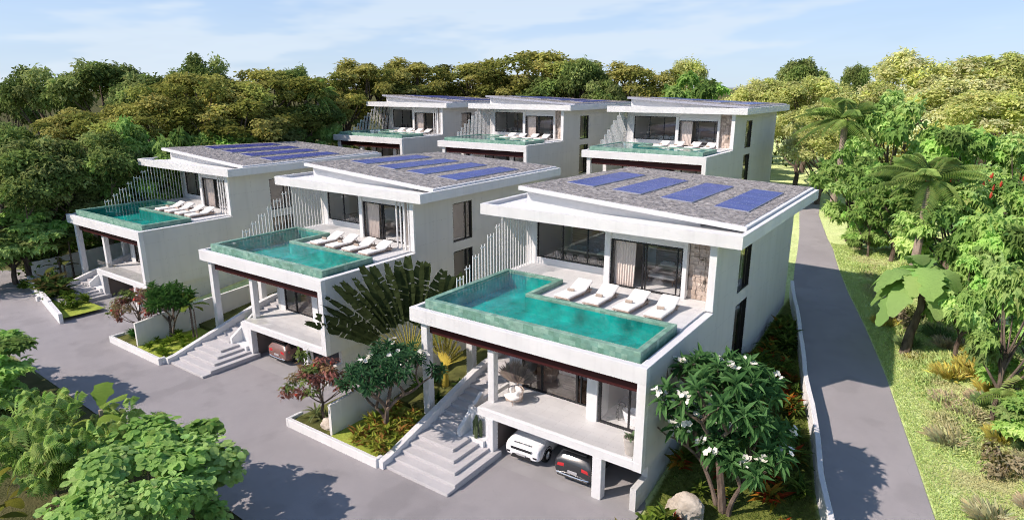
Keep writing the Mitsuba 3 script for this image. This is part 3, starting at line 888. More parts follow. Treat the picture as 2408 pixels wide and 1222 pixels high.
def darkgreen(R, k):
    blobs = []
    for q in range(34):
        d = unit(R.normal(size=3)); d[2] = abs(d[2]) * .9 - .25
        r = R.uniform(.5, 1.0) ** .5
        s = R.uniform(.7, 1.25)
        blobs.append((d[0] * r * 3.6, d[1] * r * 3.6, 9.6 + d[2] * r * 3.4, s, s * .85))
    L = Leafage()
    L.add(blob_crown(R, blobs, 8600, .38, [(.22, .30, .085), (.28, .36, .11), (.17, .24, .07), (.33, .39, .14)], 'diamond', asp=.55))
    t = MB(); limbs(R, blobs[:10], (0, 0, -.6), (.2, 0, 6.4), .28, t)
    return shape(t, 'bark', 40), L.shape()


def feathery(R, k):
    blobs = []
    for q in range(40):
        d = unit(R.normal(size=3)); d[2] = abs(d[2]) - .35
        r = R.uniform(.3, 1.0) ** .5
        s = R.uniform(.6, 1.15)
        blobs.append((d[0] * r * 3.4, d[1] * r * 3.4, 8.6 + d[2] * r * 4.2, s, s * 1.0))
    L = Leafage()
    L.add(blob_crown(R, blobs, 9500, .32, [(.72, .75, .28), (.78, .80, .36), (.66, .71, .24), (.80, .80, .44)], 'diamond', asp=.5, shell=.4, blobvar=.15))
    t = MB(); limbs(R, blobs[:10], (0, 0, -.6), (0, 0, 5.0), .2, t)
    return shape(t, 'bark', 40), L.shape()


def broadleaf(R, k):
    # whorls of big lobed leaves in flat tiers
    blobs = []
    for q in range(26):
        a, r = R.uniform(0, 2 * np.pi), 2.9 * math.sqrt(R.random())
        z = 4.9 - .11 * r * r + R.normal(0, .5)
        s = R.uniform(.5, .85)
        if q >= 18:
            r = R.uniform(1.2, 2.6); z = R.uniform(1.3, 3.3)
        blobs.append((r * math.cos(a), r * math.sin(a), z, s, s * .45))
    L = Leafage()
    L.add(blob_crown(R, blobs, 3300, .48, [(.34, .53, .14), (.41, .60, .17), (.26, .44, .11), (.48, .66, .22)], 'lobed', asp=.75, upb=1.4, shell=.5, flat=.35, droop=.3))
    t = MB(); limbs(R, blobs[:14], (0, 0, -.5), (0, .1, 2.4), .15, t, wob=.15)
    return shape(t, 'bark', 40), L.shape()


def rounded(R, k):
    blobs = []
    for q in range(34):
        a, r = R.uniform(0, 2 * np.pi), 2.5 * math.sqrt(R.random())
        z = 3.7 - .16 * r * r + R.normal(0, .35)
        s = R.uniform(.45, .75)
        blobs.append((r * math.cos(a), r * math.sin(a), z, s, s * .5))
    L = Leafage()
    L.add(blob_crown(R, blobs, 5600, .26, [(.34, .55, .15), (.40, .61, .19), (.28, .48, .12), (.44, .64, .21)], 'round', asp=.85, upb=1.3, shell=.45, flat=.4, droop=.2, blobvar=.10))
    t = MB(); limbs(R, blobs[:16], (0, 0, -.5), (.3, .1, 1.4), .09, t, wob=.2)
    return shape(t, 'pale_bark', 40), L.shape()


def ferny(R, k):
    L = Leafage()
    for q in range(46):
        a, el = R.uniform(0, 2 * np.pi), R.uniform(.25, 1.25)
        o = np.array([R.normal(0, .7), R.normal(0, .7), R.uniform(0.2, 1.0)])
        ln = R.uniform(.9, 1.7)
        t = np.linspace(.08, 1, 15)
        dirh = np.array([math.cos(a), math.sin(a), 0])
        pts = o + dirh * (t * ln * math.cos(el))[:, None] + np.array([0, 0, 1]) * (t * ln * math.sin(el) - .55 * t ** 2 * ln)[:, None]
        tg = unit(np.gradient(pts, axis=0))
        sd = unit(np.cross(tg, [0, 0, 1.0]))
        up = np.cross(sd, tg)
        w = .36 * ln * np.sin(np.pi * np.clip(t * .93 + .05, 0, 1)) ** .8
        col = tint(R, len(t), np.array([(.42, .56, .18), (.50, .62, .23), (.34, .48, .13)][R.integers(3)]) * R.uniform(.8, 1.2), .08, .05)
        for s in (-1, 1):
            L.add(leaves(pts, sd * s + tg * .45, up, w, ln * .05, col, 'diamond', .3))
    t = MB().tube([[0, 0, -.3], [0, 0, .5]], .06)
    return shape(t, 'bark', 40), L.shape()


def frond_palm(R, k):
    L = Leafage(); hh = 5.2
    n = 20
    for q in range(n):
        a = q * 2.4 + R.normal(0, .15)
        el = 1.25 - 1.35 * (q / n) + R.normal(0, .08)
        ln = R.uniform(2.4, 3.0)
        t = np.linspace(.1, 1, 24)
        dirh = np.array([math.cos(a), math.sin(a), 0])
        pts = np.array([0, 0, hh]) + dirh * (t * ln * math.cos(el))[:, None] + np.array([0, 0, 1]) * (t * ln * math.sin(el) - .75 * t ** 2 * ln * .7)[:, None]
        tg = unit(np.gradient(pts, axis=0)); sd = unit(np.cross(tg, [0, 0, 1.0])); up = np.cross(sd, tg)
        w = .55 * np.sin(np.pi * np.clip(.12 + t * .86, 0, 1)) ** .7
        col = tint(R, len(t), np.array((.34, .46, .14)) * R.uniform(.8, 1.25), .08, .05)
        for s in (-1, 1):
            L.add(leaves(pts, sd * s + tg * .5 - np.array([0, 0, .25]), up, w, .036, col, 'diamond', .4))
    t = MB().tube([[0, 0, -.5], [.08, .05, 1.5], [.05, -.05, 3.4], [0, 0, hh]], [.2, .16, .14, .16], 9)
    return shape(t, 'pale_bark', 40), L.shape()


def big_leaf(R, pts_axis_len, col, width=.5, nseg=7, notch=.0, fold=.16, sag=.42):
    """Banana-like blades: (base, horizontal angle, rise, length) arching over; each a ribbon with a midrib."""
    L = Leafage()
    for base, a, el, ln in pts_axis_len:
        t = np.linspace(0, 1, nseg + 4)
        d = np.array([math.cos(a), math.sin(a), 0])
        pts = np.asarray(base, float) + d * (t * ln * math.cos(el) * (1 - .1 * t))[:, None] + np.array([0, 0, 1]) * (t * ln * math.sin(el) - sag * t ** 2.2 * ln)[:, None]
        tg = unit(np.gradient(pts, axis=0)); sd = unit(np.cross(tg, [0, 0, 1.0])); up = np.cross(sd, tg)
        w = ln * width * .5 * np.clip(np.sin(np.pi * np.clip((t - .12) / .9, 0, 1)), 0, 1) ** .65 + .012
        w = w * (1 - notch * (R.random(len(t)) < .35) * R.uniform(.2, .6, len(t)))
        jl, jr = w * R.uniform(.85, 1.1, len(t)), w * R.uniform(.85, 1.1, len(t))
        v = np.stack([pts - sd * jl[:, None] + up * (w * fold)[:, None] - [0, 0, 1] * (w * .22)[:, None], pts, pts + sd * jr[:, None] + up * (w * fold)[:, None] - [0, 0, 1] * (w * .22)[:, None]], 1).reshape(-1, 3)
        f = []
        for k in range(len(t) - 1):
            b = k * 3
            f += [[b, b + 1, b + 4], [b, b + 4, b + 3], [b + 1, b + 2, b + 5], [b + 1, b + 5, b + 4]]
        c = np.repeat(np.asarray(col)[None] * R.uniform(.75, 1.3) * (1 + R.normal(0, .05, 3)), len(v), 0)
        L.add((v, np.array(f), np.clip(c, .003, .85)))
    return L


for nm, n, fn in (('umbrella', 3, umbrella), ('darkgreen', 3, darkgreen), ('feathery', 3, feathery), ('broadleaf', 3, broadleaf), ('rounded', 2, rounded), ('ferny', 2, ferny), ('palm', 1, frond_palm)):
    species(nm, n, fn)
NAMES = {'umbrella': ('umbrella_tree', 'tree'), 'darkgreen': ('forest_tree', 'tree'), 'feathery': ('feathery_tree', 'tree'), 'broadleaf': ('broadleaf_tree', 'tree'), 'rounded': ('round_leaf_shrub', 'shrub'), 'ferny': ('fern_shrub', 'shrub'), 'palm': ('palm_tree', 'palm')}
TR = np.random.default_rng(77)


def tree(sp, x, y, z, top, rad, label, group, sag=None):
    """One tree of a species: crown top at height top, crown radius rad."""
    h, r = TOPS[sp]
    tr, cr = SPECIES[sp][TR.integers(len(SPECIES[sp]))]
    s, sz = rad / r, (top - z) / h
    nm, cat = NAMES[sp]
    k = thing(nm, label, cat, group)
    tw = T().translate([float(x), float(y), float(z)]).rotate([0, 0, 1], float(TR.uniform(0, 360))).scale([float(s), float(s), float(sz)])
    put('trunk', tr, k, tw=tw)
    put('crown', cr, k, tw=tw)
    return k
FOREST = [
    ('darkgreen', np.float64(-96.1), np.float64(18.8), np.float64(21.5), np.float64(6.0), 'dark green tree at the far left end of the skyline', 'trees of the forest behind the villas'),
    ('darkgreen', np.float64(-85.8), np.float64(22.5), np.float64(22.4), np.float64(6.8), 'tall dark green tree second from the left on the skyline', 'trees of the forest behind the villas'),
    ('darkgreen', np.float64(-74.4), np.float64(23.6), np.float64(20.5), np.float64(5.2), 'dark green skyline tree sloping down right of the tall left pair', 'trees of the forest behind the villas'),
    ('darkgreen', np.float64(-115.0), np.float64(19.3), np.float64(17.5), np.float64(4.8), 'distant dark tree at the left picture edge under the skyline', 'trees of the forest behind the villas'),
    ('umbrella', np.float64(-60.7), np.float64(9.0), np.float64(16.0), np.float64(5.5), 'olive flat topped tree low in front of the left skyline trees', 'trees of the forest behind the villas'),
    ('umbrella', np.float64(-58.5), np.float64(13.5), np.float64(17.1), np.float64(7.1), 'wide olive tree in front of the dip in the left skyline', 'trees of the forest behind the villas'),
    ('darkgreen', np.float64(-66.5), np.float64(27.4), np.float64(22.8), np.float64(4.5), 'dark green tree top peeping over the olive tree above the leftmost front roof', 'trees of the forest behind the villas'),
    ('umbrella', np.float64(-58.0), np.float64(22.6), np.float64(20.7), np.float64(7.4), 'olive flat topped tree left half of the hump above the leftmost front roof', 'trees of the forest behind the villas'),
    ('umbrella', np.float64(-62.0), np.float64(34.0), np.float64(21.5), np.float64(8.4), 'olive flat topped tree right half of the hump above the leftmost front roof', 'trees of the forest behind the villas'),
    ('umbrella', np.float64(-52.5), np.float64(22.9), np.float64(17.4), np.float64(7.2), 'lower olive tree just behind the leftmost front roof', 'trees of the forest behind the villas'),
    ('darkgreen', np.float64(-62.4), np.float64(40.1), np.float64(21.5), np.float64(2.9), 'small dark green tree top left of the skyline palm', 'trees of the forest behind the villas'),
    ('umbrella', np.float64(-60.4), np.float64(36.6), np.float64(16.2), np.float64(6.4), 'olive tree below the skyline palm', 'trees of the forest behind the villas'),
    ('palm', np.float64(-57.7), np.float64(40.4), np.float64(20.2), np.float64(3.8), 'pale green palm rising over the skyline left of the back villas', None),
    ('umbrella', np.float64(-61.6), np.float64(53.1), np.float64(22.8), np.float64(8.0), 'olive skyline tree left above the leftmost back villa', 'trees of the forest behind the villas'),
    ('umbrella', np.float64(-61.2), np.float64(64.3), np.float64(23.3), np.float64(8.6), 'olive skyline tree right above the leftmost back villa', 'trees of the forest behind the villas'),
    ('umbrella', np.float64(-59.6), np.float64(47.4), np.float64(18.4), np.float64(5.6), 'olive tree touching the left end of the leftmost back roof', 'trees of the forest behind the villas'),
    ('umbrella', np.float64(-62.6), np.float64(59.2), np.float64(20.5), np.float64(9.8), 'lower olive tree right behind the leftmost back roof', 'trees of the forest behind the villas'),
    ('umbrella', np.float64(-53.6), np.float64(74.0), np.float64(23.1), np.float64(9.8), 'olive skyline tree left above the middle back villa', 'trees of the forest behind the villas'),
    ('umbrella', np.float64(-40.9), np.float64(76.1), np.float64(25.2), np.float64(11.1), 'tallest olive skyline tree above the middle back villa', 'trees of the forest behind the villas'),
    ('darkgreen', np.float64(-29.0), np.float64(70.4), np.float64(22.7), np.float64(4.4), 'grey green tree right of the tallest skyline tree', 'trees of the forest behind the villas'),
    ('umbrella', np.float64(-45.3), np.float64(72.0), np.float64(20.1), np.float64(7.6), 'lower olive tree right behind the middle back roof', 'trees of the forest behind the villas'),
    ('darkgreen', np.float64(-35.6), np.float64(72.1), np.float64(20.8), np.float64(6.1), 'dark tree under the tallest skyline tree', 'trees of the forest behind the villas'),
    ('umbrella', np.float64(-23.6), np.float64(77.9), np.float64(22.4), np.float64(7.9), 'rounded olive tree above the gap left of the rightmost back villa', 'trees of the forest behind the villas'),
    ('darkgreen', np.float64(-24.1), np.float64(69.1), np.float64(19.7), np.float64(3.6), 'small dark tree in the gap left of the rounded olive tree', 'trees of the forest behind the villas'),
    ('broadleaf', np.float64(-10.0), np.float64(71.2), np.float64(20.8), np.float64(6.2), 'bright green broad leaved tree behind the rightmost back roof', None),
    ('feathery', np.float64(-19.3), np.float64(91.4), np.float64(23.1), np.float64(4.5), 'yellow tree top peeping over the bright green tree behind the rightmost back roof', 'sunlit yellow trees on the right'),
    ('darkgreen', np.float64(-64.4), np.float64(0.9), np.float64(14.7), np.float64(5.1), 'dark tree cut by the left picture edge below the skyline', 'trees of the forest behind the villas'),
    ('darkgreen', np.float64(-52.2), np.float64(1.7), np.float64(13.8), np.float64(4.7), 'dark shaded tree below the left skyline', 'trees of the forest behind the villas'),
    ('darkgreen', np.float64(-50.2), np.float64(5.7), np.float64(14.1), np.float64(4.4), 'dark shaded tree below the wide olive tree', 'trees of the forest behind the villas'),
    ('broadleaf', np.float64(-50.3), np.float64(11.7), np.float64(15.4), np.float64(4.2), 'green broad leaved tree left of the leftmost front roof, upper of two', 'broad leaved trees at the left edge'),
    ('broadleaf', np.float64(-51.7), np.float64(14.6), np.float64(13.6), np.float64(4.7), 'green broad leaved tree left of the leftmost front roof, lower of two', 'broad leaved trees at the left edge'),
    ('darkgreen', np.float64(-51.8), np.float64(9.7), np.float64(12.4), np.float64(4.7), 'dark tree left behind the leftmost front roof corner', 'trees of the forest behind the villas'),
    ('darkgreen', np.float64(-51.2), np.float64(-1.5), np.float64(11.7), np.float64(4.5), 'dark tree at the left edge above the bright leaved tree', 'trees of the forest behind the villas'),
    ('darkgreen', np.float64(-51.1), np.float64(3.4), np.float64(11.0), np.float64(4.3), 'dark tree above the bright leaved tree left of the leftmost pool', 'trees of the forest behind the villas'),
    ('broadleaf', np.float64(-49.8), np.float64(8.5), np.float64(10.3), np.float64(3.4), 'small broad leaved tree just left of the leftmost front roof corner', 'broad leaved trees at the left edge'),
    ('darkgreen', np.float64(-58.2), np.float64(30.6), np.float64(14.4), np.float64(5.7), 'dark tree behind the middle of the leftmost front roof', 'trees of the forest behind the villas'),
    ('darkgreen', np.float64(-58.6), np.float64(39.8), np.float64(16.2), np.float64(5.5), 'dark tree between the palm and the leftmost back villa', 'trees of the forest behind the villas'),
    ('broadleaf', np.float64(-57.0), np.float64(41.4), np.float64(14.0), np.float64(3.6), 'broad leaved tree at the left wall of the leftmost back villa', 'broad leaved trees at the left edge'),
    ('broadleaf', np.float64(-58.7), np.float64(36.7), np.float64(14.7), np.float64(4.1), 'broad leaved tree between the leftmost front roof and the leftmost back villa', 'broad leaved trees at the left edge'),
    ('broadleaf', np.float64(-51.9), np.float64(21.0), np.float64(14.2), np.float64(5.2), 'broad leaved tree right behind the left end of the leftmost front roof', 'broad leaved trees at the left edge'),
    ('broadleaf', np.float64(-52.4), np.float64(1.5), np.float64(8.2), np.float64(6.1), 'brightest broad leaved tree left of the leftmost pool', 'broad leaved trees at the left edge'),
    ('broadleaf', np.float64(-51.9), np.float64(-2.6), np.float64(8.0), np.float64(4.7), 'bright broad leaved tree at the left edge beside the leftmost pool', 'broad leaved trees at the left edge'),
    ('darkgreen', np.float64(-49.6), np.float64(5.7), np.float64(8.9), np.float64(3.3), 'dark tree behind the tip of the leftmost pool', 'trees of the forest behind the villas'),
    ('darkgreen', np.float64(-52.0), np.float64(-0.8), np.float64(6.0), np.float64(4.9), 'dark tree in the shade at the left edge above the driveway', 'trees of the forest behind the villas'),
    ('feathery', np.float64(-8.3), np.float64(90.4), np.float64(19.8), np.float64(4.7), 'yellow feathery tree right behind the rightmost back villa roof, left of the pair', 'sunlit yellow trees on the right'),
    ('feathery', np.float64(-3.3), np.float64(89.1), np.float64(20.2), np.float64(5.2), 'yellow feathery tree right behind the rightmost back villa roof, right of the pair', 'sunlit yellow trees on the right'),
    ('feathery', np.float64(2.1), np.float64(87.9), np.float64(20.5), np.float64(6.6), 'rounded yellow tree in front of the thin dark skyline tree', 'sunlit yellow trees on the right'),
    ('feathery', np.float64(3.9), np.float64(75.1), np.float64(16.2), np.float64(5.1), 'yellow tree beside the right wall of the rightmost back villa, upper one', 'sunlit yellow trees on the right'),
    ('feathery', np.float64(8.3), np.float64(70.9), np.float64(17.2), np.float64(5.0), 'yellow tree behind the upper palm on the right', 'sunlit yellow trees on the right'),
    ('feathery', np.float64(9.6), np.float64(60.8), np.float64(14.4), np.float64(4.8), 'pale yellow tree at the back edge of the lawn by the road end', 'sunlit yellow trees on the right'),
    ('feathery', np.float64(15.1), np.float64(98.2), np.float64(24.0), np.float64(7.3), 'tall yellow tree left of the gap in the right skyline', 'sunlit yellow trees on the right'),
    ('feathery', np.float64(12.3), np.float64(91.0), np.float64(19.7), np.float64(4.8), 'yellow tree under the left slope of the tall yellow tree', 'sunlit yellow trees on the right'),
    ('feathery', np.float64(23.3), np.float64(100.0), np.float64(23.2), np.float64(7.7), 'tallest yellow tree near the right picture edge', 'sunlit yellow trees on the right'),
    ('feathery', np.float64(28.1), np.float64(99.7), np.float64(23.7), np.float64(6.2), 'yellow tree cut by the right picture edge on the skyline', 'sunlit yellow trees on the right'),
    ('feathery', np.float64(20.0), np.float64(85.1), np.float64(19.6), np.float64(6.7), 'broad yellow tree in the middle of the right slope', 'sunlit yellow trees on the right'),
    ('feathery', np.float64(25.4), np.float64(78.2), np.float64(18.0), np.float64(6.6), 'yellow tree low at the right edge over the dark green trees', 'sunlit yellow trees on the right'),
    ('feathery', np.float64(12.5), np.float64(78.6), np.float64(16.2), np.float64(3.5), 'small yellow tree between the upper palm and the dark green tree', 'sunlit yellow trees on the right'),
    ('darkgreen', np.float64(-4.1), np.float64(110.0), np.float64(23.8), np.float64(4.4), 'thin dark tree on the skyline above the rounded yellow tree', None),
    ('darkgreen', np.float64(4.6), np.float64(113.1), np.float64(22.5), np.float64(2.7), 'small dark tree on the skyline right of the thin dark tree', None),
    ('broadleaf', np.float64(17.0), np.float64(54.4), np.float64(17.9), np.float64(4.6), 'dark green broad leaved tree rising in front of the yellow trees', 'broad leaved trees beside the road'),
    ('broadleaf', np.float64(15.7), np.float64(41.9), np.float64(13.2), np.float64(3.5), 'broad leaved tree at the far bend of the road', 'broad leaved trees beside the road'),
    ('broadleaf', np.float64(24.1), np.float64(51.2), np.float64(15.7), np.float64(4.4), 'broad leaved tree in front of the broad yellow tree', 'broad leaved trees beside the road'),
    ('broadleaf', np.float64(28.0), np.float64(48.4), np.float64(14.5), np.float64(3.7), 'broad leaved tree at the right edge under the yellow trees', 'broad leaved trees beside the road'),
    ('broadleaf', np.float64(19.8), np.float64(37.0), np.float64(12.7), np.float64(3.4), 'broad leaved tree left of the lower palm', 'broad leaved trees beside the road'),
    ('broadleaf', np.float64(23.9), np.float64(32.3), np.float64(12.6), np.float64(3.7), 'broad leaved tree with red seed pods right of the lower palm', 'broad leaved trees beside the road'),
    ('broadleaf', np.float64(27.1), np.float64(34.6), np.float64(12.9), np.float64(3.4), 'broad leaved tree at the right edge level with the lower palm', 'broad leaved trees beside the road'),
    ('broadleaf', np.float64(26.7), np.float64(23.8), np.float64(11.8), np.float64(2.9), 'broad leaved tree at the right edge right of the giant leaves', 'broad leaved trees beside the road'),
    ('broadleaf', np.float64(25.1), np.float64(22.2), np.float64(10.3), np.float64(2.5), 'broad leaved tree touching the giant leaves on the right', 'broad leaved trees beside the road'),
    ('broadleaf', np.float64(27.0), np.float64(16.0), np.float64(10.5), np.float64(2.5), 'large broad leaved tree at the right edge above the dry grass', 'broad leaved trees beside the road'),
    ('broadleaf', np.float64(17.3), np.float64(38.8), np.float64(8.2), np.float64(1.9), 'little broad leaved tree standing at the road edge left of the giant leaves', 'broad leaved trees beside the road'),
    ('broadleaf', np.float64(18.0), np.float64(37.3), np.float64(9.8), np.float64(2.0), 'small broad leaved tree behind the little tree at the road edge', 'broad leaved trees beside the road'),
    ('palm', np.float64(12.7), np.float64(52.7), np.float64(17.9), np.float64(5.3), 'feathered palm on the upper right in front of yellow trees', None),
    ('palm', np.float64(21.9), np.float64(31.4), np.float64(14.3), np.float64(4.6), 'feathered palm on the right above the giant leaf plant', None),
]
for row in FOREST:
    sp, x, y, top, rad, lab, grp = row
    tree(sp, x, y, float(ground(x, y)) - 0.1, top, rad, lab, grp)

# understorey: dense low growth that closes the forest's edge, one continuous mass
UR = np.random.default_rng(12)
L = Leafage()


def thicket(n, xs, ys, hs, rs, cols, size, leaf, kind):
    bl = []
    while len(bl) < n:
        x, y = UR.uniform(*xs), UR.uniform(*ys)
        if any(ox - 1.6 < x < ox + 15.8 and oy - 4 < y < oy + 26.8 for ox, oy in ((0, 0), (-21.9, 0), (-45.6, .5), (-11.2, 39), (-33, 39.6), (-53.1, 39.2))):
            continue
        if (x > -20 and x < 26 and y < 60) or (-3 < x < 12 and y < 88):
            continue
        h = UR.uniform(*hs); r = UR.uniform(*rs)
        bl.append((x, y, float(ground(x, y)) + h * .5, r, h * .6))
    L.add(blob_crown(UR, bl, leaf, size, cols, kind, asp=.6))


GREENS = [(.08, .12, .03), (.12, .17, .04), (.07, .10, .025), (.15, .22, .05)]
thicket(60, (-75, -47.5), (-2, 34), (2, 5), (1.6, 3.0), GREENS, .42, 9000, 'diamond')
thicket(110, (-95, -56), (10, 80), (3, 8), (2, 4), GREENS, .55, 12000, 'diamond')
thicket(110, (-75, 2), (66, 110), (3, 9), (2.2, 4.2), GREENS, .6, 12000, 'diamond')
thicket(9, (-54, -49.5), (-11, -5.5), (3, 6), (1.5, 2.2), GREENS, .42, 2200, 'diamond')  # unseen clumps left of the frame, in place of trees shadowing the driveway
put('forest_undergrowth', L.shape(), kind='stuff', label='dense dark undergrowth between the forest trunks, plus unseen clumps shading the driveway')
L = Leafage()
thicket(95, (-12, 60), (74, 130), (3, 8), (2.2, 4.2), [(.55, .53, .12), (.62, .58, .16), (.48, .48, .10)], .55, 12000, 'diamond')
put('yellow_undergrowth', L.shape(), kind='stuff', label='yellow green undergrowth below the sunlit trees on the right')
L = Leafage()
bl = []
while len(bl) < 190:
    x, y = UR.uniform(18, 42 if len(bl) < 70 else 75), UR.uniform(20 if len(bl) < 70 else 4, 66)
    if len(bl) >= 70 and x < 33:
        continue
    if x < np.interp(y, [20, 42, 62], [26, 18.5, 15]):
        continue
    bl.append((x, y, float(ground(x, y)) + (.7 if len(bl) < 70 else UR.uniform(1, 5)), UR.uniform(.8, 1.8) * (1 if len(bl) < 70 else 2), UR.uniform(.6, 1.3) * (1 if len(bl) < 70 else 2.5)))
L.add(blob_crown(UR, bl, 26000, .42, [(.22, .42, .10), (.28, .50, .13), (.17, .34, .08)], 'lobed', asp=.75, upb=1.2))
put('roadside_undergrowth', L.shape(), kind='stuff', label='leafy undergrowth below the trees right of the road')
# red pods on the two pod bearing trees
for k, t in list(labels.items()):
    pass


def pods(R, pts, col=(.45, .05, .02)):
    m = MB()
    for p in pts:
        m.tube([p, p + [0.02, 0, .22], p + [.03, .02, .42]], [.05, .09, .02], 6)
    return m


mat('seed_pod', (0.42, 0.045, 0.02), 0.5, 0.4)
for k in [k for k, v in labels.items() if 'red seed pods' in v.get('label', '') or 'level with the lower palm' in v.get('label', '')]:
    row = [r for r in FOREST if r[5] == labels[k]['label']][0]
    pt = [np.array([row[1] + UR.normal(0, row[4] * .45), row[2] + UR.normal(0, row[4] * .45) - .6, row[3] - UR.uniform(.15, .9)]) for _ in range(9)]
    for p in pt:
        put('seed_pod', shape(pods(UR, [p]), 'seed_pod', 40), k)

# ---------------------------------------------------------------- front left shrubs
FRONT = [
    ('broadleaf', 28.4, 19.6, 7.2, 2.7, 'low spreading tree at the right edge behind the feathery shrub'),
    ('broadleaf', 29.6, 14.2, 4.9, 2.4, 'low green tree cut by the right edge beside the feathery shrub'),
    ('rounded', -2.7, -13.2, 5.0, 3.5, 'biggest round leaved shrub at the bottom left, its leaves lit bright green'),
    ('rounded', 0.6, -14.8, 5.0, 2.4, 'round leaved shrub at the bottom edge right of the biggest one'),
    ('broadleaf', -22.6, -13.2, 5.0, 3.6, 'dense green tree at the left edge throwing its shadow over the driveway'),
    ('broadleaf', -27.5, -14.4, 5.0, 3.0, 'green tree cut by the left edge behind the dense one'),
    ('broadleaf', -19.0, -14.6, 3.4, 2.2, 'low green tree between the dense tree and the fern shrubs'),
]
for sp, x, y, top, rad, lab in FRONT:
    tree(sp, x, y, float(ground(x, y)) - 0.1, top, rad, lab, None)
FERN = [(-9.3, -11.6, 3.6, 2.0), (-13.4, -13.4, 3.8, 2.3), (-6.6, -13.4, 4.3, 1.9), (-10.2, -14.2, 4.4, 2.3), (-6.6, -11.6, 3.5, 1.7), (-11.2, -15.6, 4.6, 2.4), (-7.0, -15.4, 4.9, 2.2)]
FL = ['fern shrub at the back of the bottom left clump', 'leftmost fern shrub of the bottom left clump', 'fern shrub touching the round leaved shrub on its left', 'tall fern shrub in the middle of the bottom left clump',
      'small fern shrub under the two curling banana leaves', 'fern shrub at the left picture edge', 'fern shrub nearest the camera at the bottom left']
for (x, y, top, r), lab in zip(FERN, FL):
    tree('ferny', x, y, .9, top, r, lab, 'fern shrubs at the bottom left')


def leaf_plant(name, label, cat, x, y, z, blades, col, width, stem=None, notch=0.0, group=None, seed=1, mat_stem='bark', fold=.16, sag=.42, nseg=9):
    R = np.random.default_rng(seed)
    k = thing(name, label, cat, group)
    for b_ in blades:
        put('leaf', big_leaf(R, [b_], np.array(col), width, nseg, notch, fold, sag).shape(), k, loc=(x, y, z))
    if stem:
        m = MB()
        for p, r in stem:
            m.tube(p, r, 8)
        put('stem', shape(m, mat_stem, 40), k, loc=(x, y, z))
    return k


def blades(R, n, el, ln, spread=.15, z=(0, .3)):
    return [((R.normal(0, spread), R.normal(0, spread), R.uniform(*z)), q * 2.4 + R.normal(0, .2), R.uniform(*el), R.uniform(*ln)) for q in range(n)]


R = np.random.default_rng(3)
leaf_plant('banana_plant', 'banana plant with two curling leaves standing over the fern shrubs', 'banana plant', -9.4, -12.3, .2,
           [((0, 0, 3.2), 2.5, .9, 2.6), ((0, 0, 3.2), .3, .85, 2.8), ((0, .1, 3.0), -.2, .35, 2.4), ((0, 0, 2.2), 3.6, .5, 2.2), ((0, 0, 2.2), -1.6, .6, 2.2)], (.20, .31, .06), .42, [([[0, 0, -.3], [0, 0, 3.3]], [.16, .10])], .5, seed=5, mat_stem='pale_bark')
leaf_plant('yellowing_plant', 'olive brown leafy plant at the bottom left corner', 'plant', -6.2, -18.0, 2.6, blades(R, 26, (.2, 1.3), (.9, 1.9), .5), (.17, .17, .03), .26, seed=6)
# giant leaf plant by the road
R = np.random.default_rng(8)
leaf_plant('giant_leaf_plant', 'giant leaved plant on a dark trunk on the grass beside the road', 'plant', 22.35, 21.7, 2.2,
           [((.35, .2, 5.3 + R.uniform(-.6, .7)), q * 2.4, R.uniform(.0, .9) if q > 6 else R.uniform(.7, 1.25), R.uniform(2.9, 3.9)) for q in range(27)], (.30, .50, .15), .50,
           [([[0, 0, -.3], [.15, .1, 1.6], [.5, .3, 3.4], [.35, .2, 5.6]], [.36, .27, .22, .2])], .55, seed=9, sag=.85, nseg=22)

